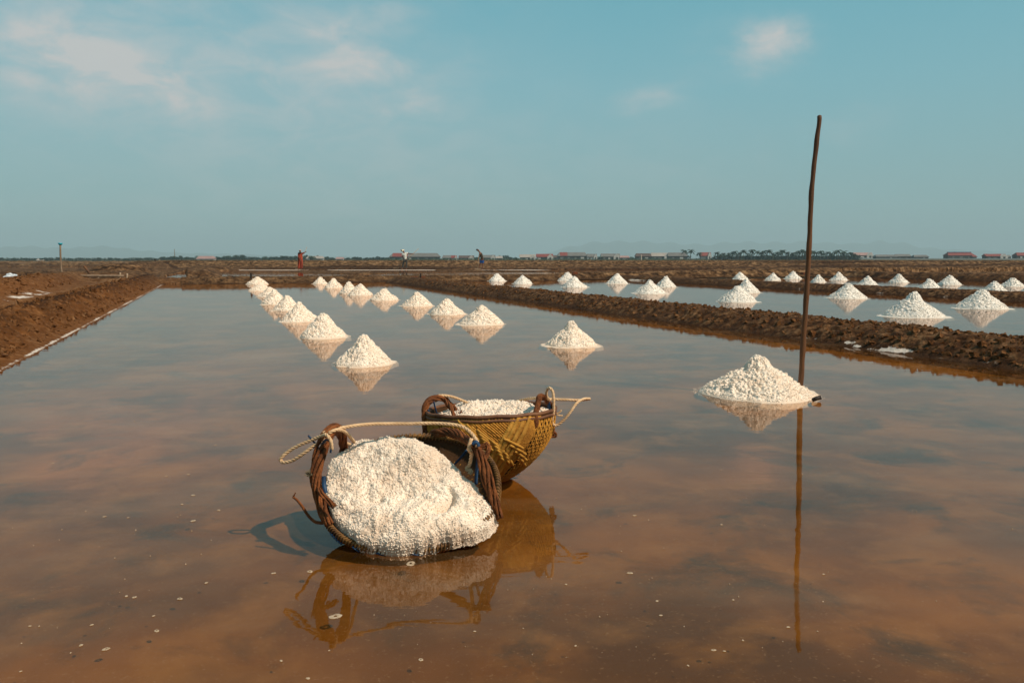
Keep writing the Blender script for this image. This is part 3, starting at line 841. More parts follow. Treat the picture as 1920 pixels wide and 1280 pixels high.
for j in range(10):
    path = [Sf(2 * math.pi * i / 150, .04 + j * .09, .005 + .0025 * math.sin(i * 2.2 + math.pi * (j % 2))) for i in range(151)]
    st_.tube(path, .0034, 5, False, .6)
st_.build('weave', M['strand'], front, True)
rim = MB()
P = [Sf(2 * math.pi * i / 160, 0, .006) + nf * .004 for i in range(161)]
rim.tube(P, .0075, 7, False)
rim.tube([p - nf * .014 for p in P], .0065, 7, False)
for k in range(150):     # wrapping cane over the rim
    i = k * 160 / 150; u = 2 * math.pi * k / 150
    c_ = Sf(u, 0, .006) + nf * -.002; o_ = (c_ - (Cf - basef)).normalized(); tt = nf.cross(o_)
    ring = [c_ + (o_ * math.cos(a) + nf * math.sin(a) * 1.45) * .0115 + tt * (.004 * a) for a in [q * math.pi / 5 - math.pi / 2 for q in range(9)]]
    rim.tube(ring, .0026, 5)
rim.build('rim', M['frim'], front, True)
hd = MB()
lfp = [(618, 985, 2.66), (606, 965, 2.67), (600, 940, 2.69), (595, 915, 2.71), (594, 890, 2.73), (599, 862, 2.75), (606, 836, 2.77), (616, 815, 2.79), (627, 806, 2.83), (638, 812, 2.90), (645, 832, 2.98), (646, 852, 3.05), (652, 868, 3.08)]
add_vines(hd, path_px(lfp, 8, basef), .0165, 6, .42, .0078, Rf=lambda t: .8 + .45 * math.sin(t * math.pi * 1.3) ** 2)
add_vines(hd, path_px([(596, 915, 2.70), (602, 925, 2.66), (614, 936, 2.64), (628, 950, 2.63)], 8, basef), .007, 3, .3, .005)
hd.build('handle', M['vine'], front, True)
hd = MB()
rfp = [(938, 972, 2.75), (930, 950, 2.76), (922, 925, 2.78), (915, 900, 2.80), (908, 875, 2.83), (901, 855, 2.85), (893, 838, 2.88)]
add_vines(hd, path_px(rfp, 8, basef), .0145, 5, .5, .0068, Rf=lambda t: .8 + .5 * math.sin(t * math.pi))
add_vines(hd, path_px([(893, 836, 2.88), (880, 828, 2.92), (864, 817, 2.98), (845, 810, 3.04), (825, 810, 3.08), (810, 817, 3.11), (803, 830, 3.13), (806, 846, 3.14)], 8, basef), .0145, 6, .30, .0072)
add_vines(hd, path_px([(890, 835, 2.88), (905, 838, 2.88), (914, 833, 2.88), (915, 845, 2.87), (907, 862, 2.85)], 8, basef), .006, 3, .2, .006)
hd.tube(path_px([(803, 830, 3.12), (795, 836, 3.13), (785, 842, 3.14)], 6, basef), .006, 6)
hd.build('handle', M['vine'], front, True)
strip(front, path_px([(606, 831, 2.74), (612, 824, 2.73), (620, 830, 2.73), (620, 848, 2.73)], 6, basef), .009, 6, True, .4)
strip(front, path_px([(607, 893, 2.73), (608, 910, 2.70), (611, 924, 2.69)], 6, basef), .008, 6, True, .4)
strip(front, path_px([(578, 816, 2.78), (590, 830, 2.78), (597, 839, 2.76)], 6, basef), .0035, 6)
strip(front, path_px([(886, 832, 2.84), (893, 828, 2.84), (898, 836, 2.84)], 6, basef), .013, 6, True, .5)
strip(front, path_px([(897, 858, 2.90), (894, 880, 2.90), (892, 908, 2.88)], 6, basef), .014, 6, True, .35)
strip(front, path_px([(876, 843, 3.0), (864, 858, 3.02), (852, 870, 3.03)], 6, basef), .010, 6, True, .35)
for u_, s_ in ((-2.35, .05), (-2.05, .02), (-1.75, .03), (-1.45, .025), (-.85, .03), (-.55, .02)):
    P = [Sf(u_ + s_ * (i - 2), .02 + .02 * i, .012) for i in range(5)]
    strip(front, P, .011, 6, True, .35)
rp = MB()
add_rope(rp, path_px([(622, 843, 2.73), (620, 826, 2.72), (612, 815, 2.73), (604, 817, 2.76), (588, 823, 2.78), (566, 832, 2.79), (545, 843, 2.80), (530, 855, 2.80), (526, 862, 2.80), (532, 866.5, 2.79), (548, 863, 2.78), (566, 852, 2.77), (585, 838, 2.77), (600, 829, 2.77), (610, 822, 2.77)], 9, basef))
add_rope(rp, path_px([(606, 812, 2.77), (622, 806, 2.80), (645, 801, 2.84), (670, 797, 2.87), (700, 794.5, 2.90), (735, 794, 2.93), (770, 794, 2.94), (810, 793, 2.94), (845, 795, 2.93), (868, 800, 2.92), (884, 812, 2.90), (895, 828, 2.87), (894, 838, 2.86)], 9, basef))
add_rope(rp, path_px([(616, 812, 2.77), (628, 806, 2.78), (641, 807, 2.82), (652, 814, 2.88), (662, 826, 2.95), (668, 834, 3.0)], 8, basef))
add_rope(rp, path_px([(884, 822, 2.87), (881, 832, 2.86), (879, 843, 2.86), (884, 848, 2.88), (883, 860, 2.90), (880, 872, 2.92), (874, 879, 2.93), (884, 882, 2.92), (880, 888, 2.92)], 8, basef), .0075)
add_rope(rp, path_px([(643, 829, 3.0), (652, 832, 3.02), (663, 837, 3.05)], 5, basef), .007)
rp.build('rope', M['rope'], front, True)
tw = MB()
tw.tube(path_px([(614, 979, 2.70), (600, 979.5, 2.70), (590, 977, 2.70), (578, 966, 2.70), (566, 948, 2.70), (556, 936, 2.70), (549, 931, 2.70)], 8, basef), lambda t: .0062 - .002 * t, 7)
tw.tube(path_px([(550, 932, 2.70), (552, 927, 2.70), (555, 922.5, 2.70)], 4, basef), lambda t: .004 - .003 * t, 6)
tw.build('loose_cane', M['vine'], front, True)
tu = MB(); c_ = atD(581, 889, 2.72) - basef
for k in range(60):
    d_ = Vector(rng.normal(size=3)).normalized(); l_ = random.uniform(.008, .02)
    if d_.dot(RV) > .3: l_ *= .6
    s1 = d_.orthogonal().normalized() * .003
    tu.add([c_ + d_ * .002 - s1, c_ + d_ * .002 + s1, c_ + d_ * l_ + s1 * .4, c_ + d_ * l_ - s1 * .4], [(0, 1, 2, 3)])
tu.tube([c_ + RV * .004, c_ + RV * .03], .003, 5)
tu.build('dry_tuft', M['plant'], front)

OUT = [(633, 842, .06), (660, 826, .07), (700, 824, .075), (745, 821, .08), (800, 831, .07), (830, 846, .06), (850, 866, .05), (870, 890, .035), (900, 921, .02), (916, 944, .020), (934, 966, .013),
       (926, 986, .010), (905, 1001, .010), (880, 1012, .010), (830, 1024, .010), (770, 1036, .010), (735, 1040, .010), (700, 1031, .010), (662, 1012, .010), (642, 993, .013), (622, 974, .013), (614, 950, .020), (609, 925, .02), (607, 895, .03), (611, 868, .045)]
OT = []
for px_, py_, off_ in OUT:
    fw, a_, up_ = ray(px_, py_); dr = Vector((fw * F2[0] + a_ * R2[0], fw * F2[1] + a_ * R2[1], up_)); o_ = Vector((0, 0, H)); c_ = Cf + nf * off_
    q = o_ + dr * ((c_ - o_).dot(nf) / dr.dot(nf)) - c_
    OT.append((math.atan2(q.dot(bxf), q.dot(axf)) % (2 * math.pi), q.length, off_))
OT.sort(); OTH = np.array([t[0] for t in OT]); ORD = np.array([t[1] for t in OT]); OOF = np.array([t[2] for t in OT])
def outline_h(T):
    return np.interp(T % (2 * np.pi), np.concatenate([[OTH[-1] - 2 * np.pi], OTH, [OTH[0] + 2 * np.pi]]), np.concatenate([[OOF[-1]], OOF, [OOF[0]]]))
def outline_r(T):
    return np.interp(T % (2 * np.pi), np.concatenate([[OTH[-1] - 2 * np.pi], OTH, [OTH[0] + 2 * np.pi]]), np.concatenate([[ORD[-1]], ORD, [ORD[0]]]))
def fprof(a, b):
    r2 = np.sqrt(a * a + b * b)
    base_ = .080 * np.clip(1 - r2 ** 2.6, 0, 1)
    peak = .012 * np.exp(-((a + .15) / .42) ** 2 - ((b - .50) / .36) ** 2) - .02 * sstep(a, .0, .7) * sstep(b, -.2, .6)
    dip = -.035 * np.exp(-((a + .1) / .35) ** 2 - ((b + .25) / .22) ** 2)
    gr = -.050 * np.exp(-((a - .42 - .35 * (b + .3)) / .05) ** 2) * sstep(-np.abs(b + .35), -.30, -.05)
    low = .02 * sstep(-b, .3, .8) * (1 - sstep(r2, .9, 1.0)) + .02 * sstep(-b, .4, .8)
    return base_ + peak + dip + gr + low - .004
salt_heap(Cf, axf, bxf, nf, .334, .308, .1, 33, .0034, 15000,
          'big rough heap of salt bulging out of the tipped front basket', 'salt heaped in the baskets', prof=fprof, sink=.002, skew=1.0)

# ------------------------------------------------------------ pole, stub
pb = at(1500, 740); D0 = dep(pb)
pts = [(1499.5, 760, D0), (1500, 740, D0), (1502, 700, D0), (1506, 640, D0), (1511, 580, D0), (1515, 500, D0), (1518, 430, D0), (1522, 360, D0), (1528, 300, D0), (1532, 260, D0), (1535, 235, D0), (1536, 222, D0), (1535.5, 216, D0)]
mb = MB(); P = [atD(*q) - pb for q in pts]
P = resample(smooth_path(P, 10), .02)
P = [p + RV * .0022 * math.sin(i * .13) + RV * .0008 * math.sin(i * .63) for i, p in enumerate(P)]
mb.tube(P, lambda t: (.0205 - .0045 * t) * (1 + .05 * math.sin(t * 37) + .04 * math.sin(t * 71)) * (1 - .6 * max(0, t - .992) / .008), 12)
o = mb.build('wooden_pole', M['pole'], None, True, loc=pb)
tag(o, 'tall slightly bent bare brown wooden pole standing in the brine', 'pole')
sp = at(1532, 752); mb = MB()
d1 = at(1524, 746, .025) - sp; d2 = at(1538, 744, .03) - sp
mb.tube([Vector((d1.x, d1.y, .012)), Vector(((d1.x + d2.x) / 2, (d1.y + d2.y) / 2, .022)), Vector((d2.x, d2.y, .026))], lambda t: .014 + .002 * t, 9)
o = mb.build('wood_stub', M['dark_wood'], None, True, loc=sp)
tag(o, 'short dark wood stub poking out at the right foot of the nearest salt pile', 'wood stub')

# ------------------------------------------------------------ foam flecks
FL = [(629, 1155, 17), (513, 1074, 6), (581, 1071, 9), (789, 1236, 8), (527, 1238, 5), (577, 1271, 6), (617, 1219, 3), (890, 1183, 4), (1061, 1095, 4), (1079, 1210, 4),
      (1181, 1073.6, 8), (1232, 1126, 5), (1239, 1153, 5), (1375, 1124, 4), (1353, 983, 4), (1190, 966, 5), (1544, 1076, 4), (1478, 1175, 5), (362, 928, 6), (362, 976, 8),
      (341, 945, 4), (410, 956, 5), (240, 970, 3.5), (196, 968, 5), (353, 889, 4), (312, 892, 3), (99, 868, 3), (404, 834, 3), (294, 1182, 8), (199, 1216, 10), (152, 1209, 6),
      (172, 1171, 5), (252, 1119, 6), (237, 1117, 5), (337, 1122, 8), (387, 1092, 5), (288, 1154, 4), (770, 1056, 15), (56, 1173, 4), (1338, 1218, 7), (1358, 1220, 4), (39, 1258, 4), (1290, 1247, 4), (1393, 1200, 4)]
def fleck_mesh(r, seed):
    mb = MB(); n = 22; rnd = random.Random(seed)
    vs = []; lob = [1 + .18 * math.sin(2 * math.pi * i / n * 2 + seed) + rnd.uniform(-.12, .12) for i in range(n)]
    prof = [(1.0, .0001), (.8, .0010), (.55, .0007), (.3, .0008)]
    for pr, z in prof:
        for i in range(n):
            a = 2 * math.pi * i / n; vs.append((r * pr * lob[i] * math.cos(a), r * pr * lob[i] * math.sin(a), z + rnd.uniform(0, .0003)))
    fs = [(j * n + i, j * n + (i + 1) % n, (j + 1) * n + (i + 1) % n, (j + 1) * n + i) for j in range(3) for i in range(n)]
    if r < .006: fs.append(tuple(3 * n + i for i in range(n)))
    mb.add(vs, fs)
    for k in range(14):
        a = rnd.uniform(0, 6.3); q = rnd.uniform(.3, 1.0) * r; s = r * .09
        cc = Vector((q * math.cos(a), q * math.sin(a), .001)); vs = []
        for j in range(3):
            for i in range(8):
                ph = j * math.pi / 5; vs.append(cc + Vector((math.cos(i * math.pi / 4) * math.cos(ph), math.sin(i * math.pi / 4) * math.cos(ph), math.sin(ph) * .35)) * s)
        mb.add(vs, [(j * 8 + i, j * 8 + (i + 1) % 8, (j + 1) * 8 + (i + 1) % 8, (j + 1) * 8 + i) for j in range(2) for i in range(8)] + [tuple(16 + i for i in range(8))])
    return mb
for i, (px, py, rp_) in enumerate(FL):
    p = at(px, py, .0008); r = rp_ * dep(p) / f * .66
    o = fleck_mesh(r, i).build('foam_fleck', M['foam'], None, True, loc=p); o.rotation_euler.z = random.uniform(0, 6)
    if i == 0: lb = 'largest pale ring of foam, floating below the left side of the tipped basket'
    elif (px, py) == (770, 1056): lb = 'long pale foam fleck in the water just under the tipped basket'
    else: lb = 'small pale foam fleck floating on the brown water'
    tag(o, lb, 'foam fleck', 'small foam flecks on the water' if lb.startswith('small') else 'large foam rings')
nq = 450
D_ = 1.9 * (5.5 ** rng.uniform(0, 1, nq)); L_ = rng.uniform(-.66, .66, nq) * D_
Px = np.stack([D_ * F2[0] + L_ * R2[0], D_ * F2[1] + L_ * R2[1], np.full(nq, .0008)], -1)
Px = Px[(Px[:, 0] > -1.7) & (Px[:, 0] < 6.4)]
kn = fbm(Px[:, 0] * 1.5, Px[:, 1] * 1.5, 3, 77); Px = Px[kn > .47]
vc, qc = cubes(Px, .0028)
tag(mesh_np('salt_specks', vc, qc, M['foam']), 'tiny pale salt specks scattered over the near water', 'salt specks', kind='stuff')
# clots of dark algae resting on the pan floor
# ------------------------------------------------------------ clods along the water's edge
def scatter_clods(name, x0, x1, y0, y1, n, smin, smax, label, cond):
    ys = y0 * (y1 / y0) ** rng.uniform(0, 1, n); xs = rng.uniform(x0, x1, n)
    z, _, _ = terrain(xs[None], ys[None]); z = z[0]
    k = cond(xs, ys, z); xs, ys, z = xs[k], ys[k], z[k]
    P = np.stack([xs, ys, z + .002], -1)
    allv = []; allq = []; b0 = 0
    for s in (smin, (smin + smax) / 2, smax):
        sel = rng.uniform(0, 1, len(P)) < {smin: .5, smax: .12}.get(s, .3)
        vv, qq = cubes(P[sel], s, .55); allv.append(vv); allq.append(qq + b0); b0 += len(vv)
    o = mesh_np(name, np.concatenate(allv), np.concatenate(allq), M['earth'], attrs={'dry': np.full(b0, .3), 'red': np.full(b0, .6)})
    return tag(o, label, 'earth clods', kind='stuff')
scatter_clods('earth_clods', -3.4, -1.9, 5, 30, 4200, .022, .06, 'crumbly reddish clods lying on the left bank', lambda x, y, z: z > .02)
scatter_clods('earth_clods', 6.6, 8.2, 4.5, 30, 3600, .016, .05, 'crumbly brown clods lying on the bank right of the near pan', lambda x, y, z: z > .03)
scatter_clods('earth_clods', -7.5, -4.2, 8, 32, 3000, .03, .08, 'crumbly clods on the second bank at the left', lambda x, y, z: z > .15)

# ------------------------------------------------------------ left-side things
def px_tube(mb, pts, r, base, n=8): mb.tube(path_px(pts, 5, base), r, n)
p = at(116, 528, .1); p.z = GZ(p.x, p.y); Dp = dep(p)
t = empty('marker_post', p); tag(t, 'thin mottled post with a turquoise cap and dark thick foot on the left bund', 'post')
mb = MB(); px_tube(mb, [(117, 527, Dp), (117, 514, Dp)], .085, p); mb.build('foot', M['dark_wood'], t, True)
mb = MB(); px_tube(mb, [(117.5, 518, Dp), (115, 503, Dp), (113.6, 485, Dp), (113, 458.5, Dp)], .032, p); mb.build('pole', M['wood'], t, True)
mb = MB(); mb.tube([atD(113, 459.5, Dp) - p, atD(113, 458, Dp) - p, atD(113, 455.5, Dp) - p], lambda q: .04 + .05 * q, 10); mb.build('cap', M['blue_paint'], t, True)

p = at(175, 531, .05); p.z = 0; Dp = dep(at(175, 529, .05))
t = empty('bamboo_platform', p); tag(t, 'low grey platform of long bamboo poles on stakes beside the bund', 'platform')
for k, (a_, b_, rr_) in enumerate((((94, 516), (232, 517.5), .045), ((98, 519), (222, 519.5), .04), ((92, 514.5), (215, 516.5), .03))):
    mb = MB(); px_tube(mb, [(a_[0], a_[1], Dp + .8 * k - .5), ((a_[0] + b_[0]) / 2, (a_[1] + b_[1]) / 2 + .5, Dp + .8 * k - .5), (b_[0], b_[1], Dp + .8 * k - .5)], rr_, p); mb.build('rail', M['wood'], t, True)
for (x_, y0, y1) in ((162, 519, 532), (167.5, 518, 532.5), (184, 520, 531), (225, 511, 522), (238, 513, 529), (93, 513, 527), (98, 515, 526)):
    mb = MB(); px_tube(mb, [(x_, y1, Dp), (x_ + .5, y0, Dp)], .035, p); mb.build('stake', M['pale_wood'] if x_ in (225, 238) else M['wood'], t, True)
p = at(180, 533, .05); p.z = GZ(p.x, p.y)
mb = MB(); px_tube(mb, [(128, 532.5, Dp - 1.2), (165, 534, Dp - 1.3), (205, 532.5, Dp - 1.2), (240, 528.5, Dp - 1)], .05, p)
tag(mb.build('plank', M['pale_wood'], None, True, loc=p), 'long pale curved plank lying at the foot of the bamboo platform', 'plank')
p = at(172, 531, .05); p.z = 0
mb = MB(); N = 14; vs = []; fs = []
for j in range(7):
    for i in range(N + 1):
        px_ = 155 + 36 * i / N; py_ = 520.5 + 11 * j / 6
        q = atD(px_, py_, Dp + .5 - .12 * j + .12 * math.sin(i * 1.7 + j)) - p; vs.append(q)
vs2 = [v + FV * .04 for v in vs]
mb.add(vs + vs2, [(j * (N + 1) + i, j * (N + 1) + i + 1, (j + 1) * (N + 1) + i + 1, (j + 1) * (N + 1) + i) for j in range(6) for i in range(N)] +
       [(105 + (j + 1) * (N + 1) + i, 105 + (j + 1) * (N + 1) + i + 1, 105 + j * (N + 1) + i + 1, 105 + j * (N + 1) + i) for j in range(6) for i in range(N)])
tag(mb.build('net', M['net'], None, True, loc=p), 'dark green net hanging under the bamboo platform', 'net')
p = at(165, 517, .2); p.z = GZ(p.x, p.y); Dq = dep(p)
mb = MB(); px_tube(mb, [(171, 516, Dq), (164, 507, Dq), (157.5, 499, Dq)], .05, p)
tag(mb.build('leaning_stick', M['pole'], None, True, loc=p), 'dark stick leaning left above the bamboo platform', 'stick')
for k, pts in enumerate(([(12, 516), (18, 514.5), (25, 516.5), (32, 516)], [(6, 521), (14, 518.5), (24, 520), (32, 522)])):
    p = at(pts[1][0], 524, .05); p.z = GZ(p.x, p.y); Dq = dep(p) + .5 * (1 - k)
    mb = MB(); mb.tube([q + Vector((0, 0, .0)) for q in path_px([(a_, b_, Dq) for a_, b_ in pts], 6, p)], lambda t: .06 * (math.sin(math.pi * (t * .9 + .05)) ** .4) * (1 + .15 * math.sin(t * 19)) + .008, 10)
    tag(mb.build('sack', M['white_paint'], None, True, loc=p), ['upper white sack lying on the bund at the left edge', 'lower white sack lying under the other at the left edge'][k], 'sack', 'white sacks at the left edge')
# pump at the canal head
p = at(330, 499, .1); p.z = GZ(p.x, p.y); Dq = dep(p)
t = empty('water_pump', p); tag(t, 'small blue and white water pump on the far bund', 'pump')
mb = MB(); px_tube(mb, [(326, 496, Dq), (333, 496, Dq)], .11, p, 10); mb.build('engine', M['blue_paint'], t, True)
mb = MB(); px_tube(mb, [(335.5, 498.5, Dq), (335.7, 492.5, Dq)], .10, p, 10); mb.build('tank', M['white_paint'], t, True)
mb = MB(); px_tube(mb, [(317, 495, Dq), (326, 496.5, Dq)], .07, p, 8); mb.build('pipe', M['white_paint'], t, True)
for (x_, y0, y1, rr_, mt_, nm_, lb, ct) in (
     (291, 486, 494.5, .10, 'dark_wood', 'post', 'short dark post on the far mound left of the mast', 'post'),
     (299, 487, 493, .06, 'pale_wood', 'post', 'short pale leaning post right of the short dark post', 'post'),
     (281, 491, 494.5, .12, 'white_paint', 'bucket', 'small white bucket on the far mound', 'bucket'),
     (470.5, 512, 521, .035, 'dark_wood', 'stake', 'thin dark stake on the far bank behind the left row', 'stake'),
     (1202, 478, 491, .12, 'concrete', 'post', 'pale square post in the far field before the dark sheds', 'post')):
    p = at(x_, y1 + 1.0, .25); p.z = GZ(p.x, p.y); Dq = dep(p)
    mb = MB(); px_tube(mb, [(x_, y1 + 1.5, Dq), (x_ + .2, (y0 + y1) / 2, Dq), (x_, y0, Dq)], rr_, p, 8)
    tag(mb.build(nm_, M[mt_], None, True, loc=p), lb, ct)
# brick sluice in the far bank
p = at(788, 526, .05); p.z = 0; Dq = 37.2
t = empty('sluice', p); tag(t, 'small red brick sluice with a grey post cut into the far bank', 'sluice')
for (x0, x1, y0, y1) in ((768, 783, 518.5, 521.8), (790.5, 797, 518, 520.6)):
    a_ = atD(x0, y0, Dq - 3.4) - p; b_ = atD(x1, y1, Dq - 3.4) - p; c_ = (a_ + b_) / 2
    mb = MB(); mb.box(c_, ((b_ - a_).to_2d().length, .18, abs(a_.z - b_.z)), Matrix.Rotation(-yaw, 3, 'Z')); mb.build('brick_wall', M['brick'], t)
mb = MB(); px_tube(mb, [(788.5, 526, Dq - 3.5), (788.5, 513, Dq - 3.5)], .035, p); mb.build('post', M['dark_wood'], t)
for (px_, py_, w_, lb) in ((1078, 512, 9, 'orange brick patch in the far bank behind the tallest middle pile'), (1509, 513, 12, 'red brick patch beside the tall pole in the far bank')):
    p = at(px_, py_ + 10, .05); q = atD(px_, py_, 33.5 if px_ < 1200 else 41.0); p = Vector((q.x, q.y, q.z))
    mb = MB(); s_ = dep(q) / f
    mb.box((0, 0, 0), (w_ * s_, .5, 3.2 * s_), Matrix.Rotation(-yaw, 3, 'Z')); mb.box((0, 0, 1.8 * s_), (w_ * s_ * .7, .4, 1.0 * s_), Matrix.Rotation(-yaw, 3, 'Z'))
    tag(mb.build('brick_block', M['brick'], None, loc=p), lb, 'brick block')

# ------------------------------------------------------------ people
def skin(name, J, E, root, mat, parent, sub=2):
    me = bpy.data.meshes.new(name); keys = list(J); ix = {k: i for i, k in enumerate(keys)}
    me.from_pydata([J[k][0] for k in keys], [(ix[a_], ix[b_]) for a_, b_ in E], []); me.update()
    o = bpy.data.objects.new(name, me); COL.objects.link(o)
    if parent is not None: o.parent = parent
    md = o.modifiers.new('skin', 'SKIN'); md.use_smooth_shade = True
    if not me.skin_vertices: 
        me.attributes.new('skin', 'FLOAT', 'POINT') if False else None
    for k in keys:
        v = me.skin_vertices[0].data[ix[k]]; r = J[k][1]; v.radius = (r, r) if not isinstance(r, tuple) else r
        v.use_root = (k == root)
    s = o.modifiers.new('sub', 'SUBSURF'); s.levels = sub; s.render_levels = sub
    me.materials.append(mat); return o

def person(feet, label, P, clothes, group='workers in the far pan', yawf=0.0):
    """P: joint name -> (px, py, depth offset)."""
    g = at(*feet); g.z = .0; Dg = dep(g)
    J = {}
    def W(px, py, dd=0.0): 
        q = atD(px, py, Dg + dd) - g; return q
    rd = dict(pelvis=.125, waist=.105, chest=.135, neck=.05, head=.098, crown=.094, sl=.055, sr=.055, el=.04, er=.04, hl=.028, hr=.028,
              hipl=.085, hipr=.085, kl=.06, kr=.06, al=.038, ar=.038, tl=.035, tr=.035, nose=.015)
    for k, v in P.items(): J[k] = (W(*v), rd[k])
    for s in 'lr':     # toes and fingers
        a_ = J['a' + s][0]; J['t' + s] = (a_ + Vector((0, 0, -.04)) + (-FV * .12 - RV * .06), .032)
        h_ = J['h' + s][0]; e_ = J['e' + s][0]; d_ = (h_ - e_).normalized(); sd = d_.orthogonal().normalized()
        J['p' + s] = (h_ + d_ * .06, .024)
        for k in range(4): J['f%d%s' % (k, s)] = (h_ + d_ * (.15 + .012 * (1.5 - abs(k - 1.5))) + sd * (.02 * (k - 1.5)) - UV * .015 * k, .009)
        J['th' + s] = (h_ + d_ * .07 + sd * .055, .010)
    hd = J['head'][0]; nk = J['neck'][0]
    E = [('pelvis', 'waist'), ('waist', 'chest'), ('chest', 'neck'), ('neck', 'head'), ('head', 'crown'), ('pelvis', 'hipl'), ('pelvis', 'hipr'), ('chest', 'sl'), ('chest', 'sr')]
    for s in 'lr':
        E += [('hip' + s, 'k' + s), ('k' + s, 'a' + s), ('a' + s, 't' + s), ('s' + s, 'e' + s), ('e' + s, 'h' + s), ('h' + s, 'p' + s), ('p' + s, 'th' + s)]
        E += [('p' + s, 'f%d%s' % (k, s)) for k in range(4)]
    J['nose'] = (hd + (Vector(P.get('face', (0, 0, 0))) if 'face' in P else (-FV * .0 - RV * .11)) , .014)
    E.append(('head', 'nose'))
    t = empty('person', g); tag(t, label, 'person', group)
    skin('body', J, E, 'pelvis', M['skin'], t)
    for nm, mt, joints, ed, root in clothes:
        JJ = {k: ((J[k][0] if isinstance(k, str) and k in J else None), r) for k, r in joints.items() if k in J}
        for k, r in joints.items():
            if k not in J: JJ[k] = (W(*r[0]), r[1])
        skin(nm, JJ, ed, root, M[mt], t)
    return t, g, Dg, W
# red robed worker
P = dict(pelvis=(563, 487.5), waist=(563, 482.5), chest=(563, 477.5), neck=(563, 473.2), head=(563, 470.2), crown=(562.8, 468.6), sl=(559.8, 475.6), sr=(566.3, 475.4),
         el=(559.8, 481.5, -.1), hl=(562.5, 486, -.2), er=(569.5, 474.4, -.05), hr=(572.2, 472.8, -.1), hipl=(561.2, 489), hipr=(564.9, 489), kl=(560.9, 497.5), kr=(565.2, 497.5), al=(560.6, 505.6), ar=(565.4, 505.6))
P = {k: (v if len(v) == 3 else (*v, 0)) for k, v in P.items()}
person((563, 506.6), 'person in a long red patterned robe and pale hood reaching one arm out', P, [
    ('robe', 'red_cloth', dict(chest=.16, waist=.145, pelvis=.175, sl=.075, sr=.075, el=.065, er=.06, hipl=.13, hipr=.13, kl=.13, kr=.13, h0=((560.9, 504, 0), .125), h1=((565.2, 504, 0), .125), w0=((571, 473.6, -.08), .05), w1=((561.3, 484.2, -.15), .05)),
     [('chest', 'waist'), ('waist', 'pelvis'), ('pelvis', 'hipl'), ('pelvis', 'hipr'), ('hipl', 'kl'), ('hipr', 'kr'), ('kl', 'h0'), ('kr', 'h1'), ('chest', 'sl'), ('chest', 'sr'), ('sl', 'el'), ('sr', 'er'), ('er', 'w0'), ('el', 'w1')], 'pelvis'),
    ('hood', 'pink_cloth', dict(head=.125, crown=.120), [('head', 'crown')], 'head'),
    ('scarf', 'black_cloth', dict(neck=.10, s1=((562, 475, -.05), .11), s2=((564.5, 475, -.05), .10)), [('neck', 's1'), ('neck', 's2')], 'neck')])
P = dict(pelvis=(760.2, 486.8), waist=(760, 482.2), chest=(758.8, 477.2), neck=(757, 472.8), head=(755, 470.2), crown=(754.4, 468.4), sl=(754.5, 476.2), sr=(763.2, 474),
         el=(754.6, 482), hl=(758.2, 485.6), er=(768.3, 475.6), hr=(772.5, 476.2), hipl=(758.2, 488.4), hipr=(761.9, 488.4), kl=(755.6, 496.6), kr=(762.3, 497), al=(754, 504.6), ar=(762, 505))
P = {k: (v if len(v) == 3 else (*v, 0)) for k, v in P.items()}
person((758, 506.2), 'person in a white shirt and cream cap leaning to push a long rake', P, [
    ('shirt', 'white_cloth', dict(chest=.155, waist=.13, pelvis=.135, sl=.075, sr=.075, s0=((754.3, 479.5, 0), .07), s1=((765.6, 474.8, 0), .065)), [('chest', 'waist'), ('waist', 'pelvis'), ('chest', 'sl'), ('chest', 'sr'), ('sl', 's0'), ('sr', 's1')], 'waist'),
    ('trousers', 'grey_cloth', dict(pelvis=.140, hipl=.10, hipr=.10, kl=.075, kr=.075, c0=((754.5, 502.5, 0), .055), c1=((762.1, 503, 0), .055)), [('pelvis', 'hipl'), ('pelvis', 'hipr'), ('hipl', 'kl'), ('hipr', 'kr'), ('kl', 'c0'), ('kr', 'c1')], 'pelvis'),
    ('cap', 'cream', dict(crown=.104, c2=((753.6, 469.4, -.03), .075), c3=((755.4, 469.2, .05), .085)), [('crown', 'c2'), ('crown', 'c3')], 'crown')])
P = dict(pelvis=(903.7, 486), waist=(903.7, 481.5), chest=(901.6, 476.6), neck=(898.6, 472), head=(896.4, 469.6), crown=(895.9, 467.2), sl=(899.6, 475.4, -.12), sr=(903, 475.2, .12),
         el=(898, 480.5, -.15), hl=(897, 483.6, -.1), er=(899.5, 481.5, .15), hr=(897.2, 485.6, .05), hipl=(902.2, 488), hipr=(905.2, 488), kl=(899.8, 495.6), kr=(905.1, 496.4), al=(896.9, 504), ar=(904.6, 504.9))
P = {k: (v if len(v) == 3 else (*v, 0)) for k, v in P.items()}
person((901, 506), 'person in blue shorts and dark cap, head bowed over a pole', P, [
    ('vest', 'olive_cloth', dict(chest=.160, waist=.135, pelvis=.135, sl=.06, sr=.06), [('chest', 'waist'), ('waist', 'pelvis'), ('chest', 'sl'), ('chest', 'sr')], 'waist'),
    ('shorts', 'blue_cloth', dict(pelvis=.145, hipl=.12, hipr=.12, c0=((901, 493.5, 0), .105), c1=((905.2, 494, 0), .105)), [('pelvis', 'hipl'), ('pelvis', 'hipr'), ('hipl', 'c0'), ('hipr', 'c1')], 'pelvis'),
    ('cap', 'black_cloth', dict(crown=.112, c2=((892.4, 469.2, 0), .030)), [('crown', 'c2')], 'crown')])
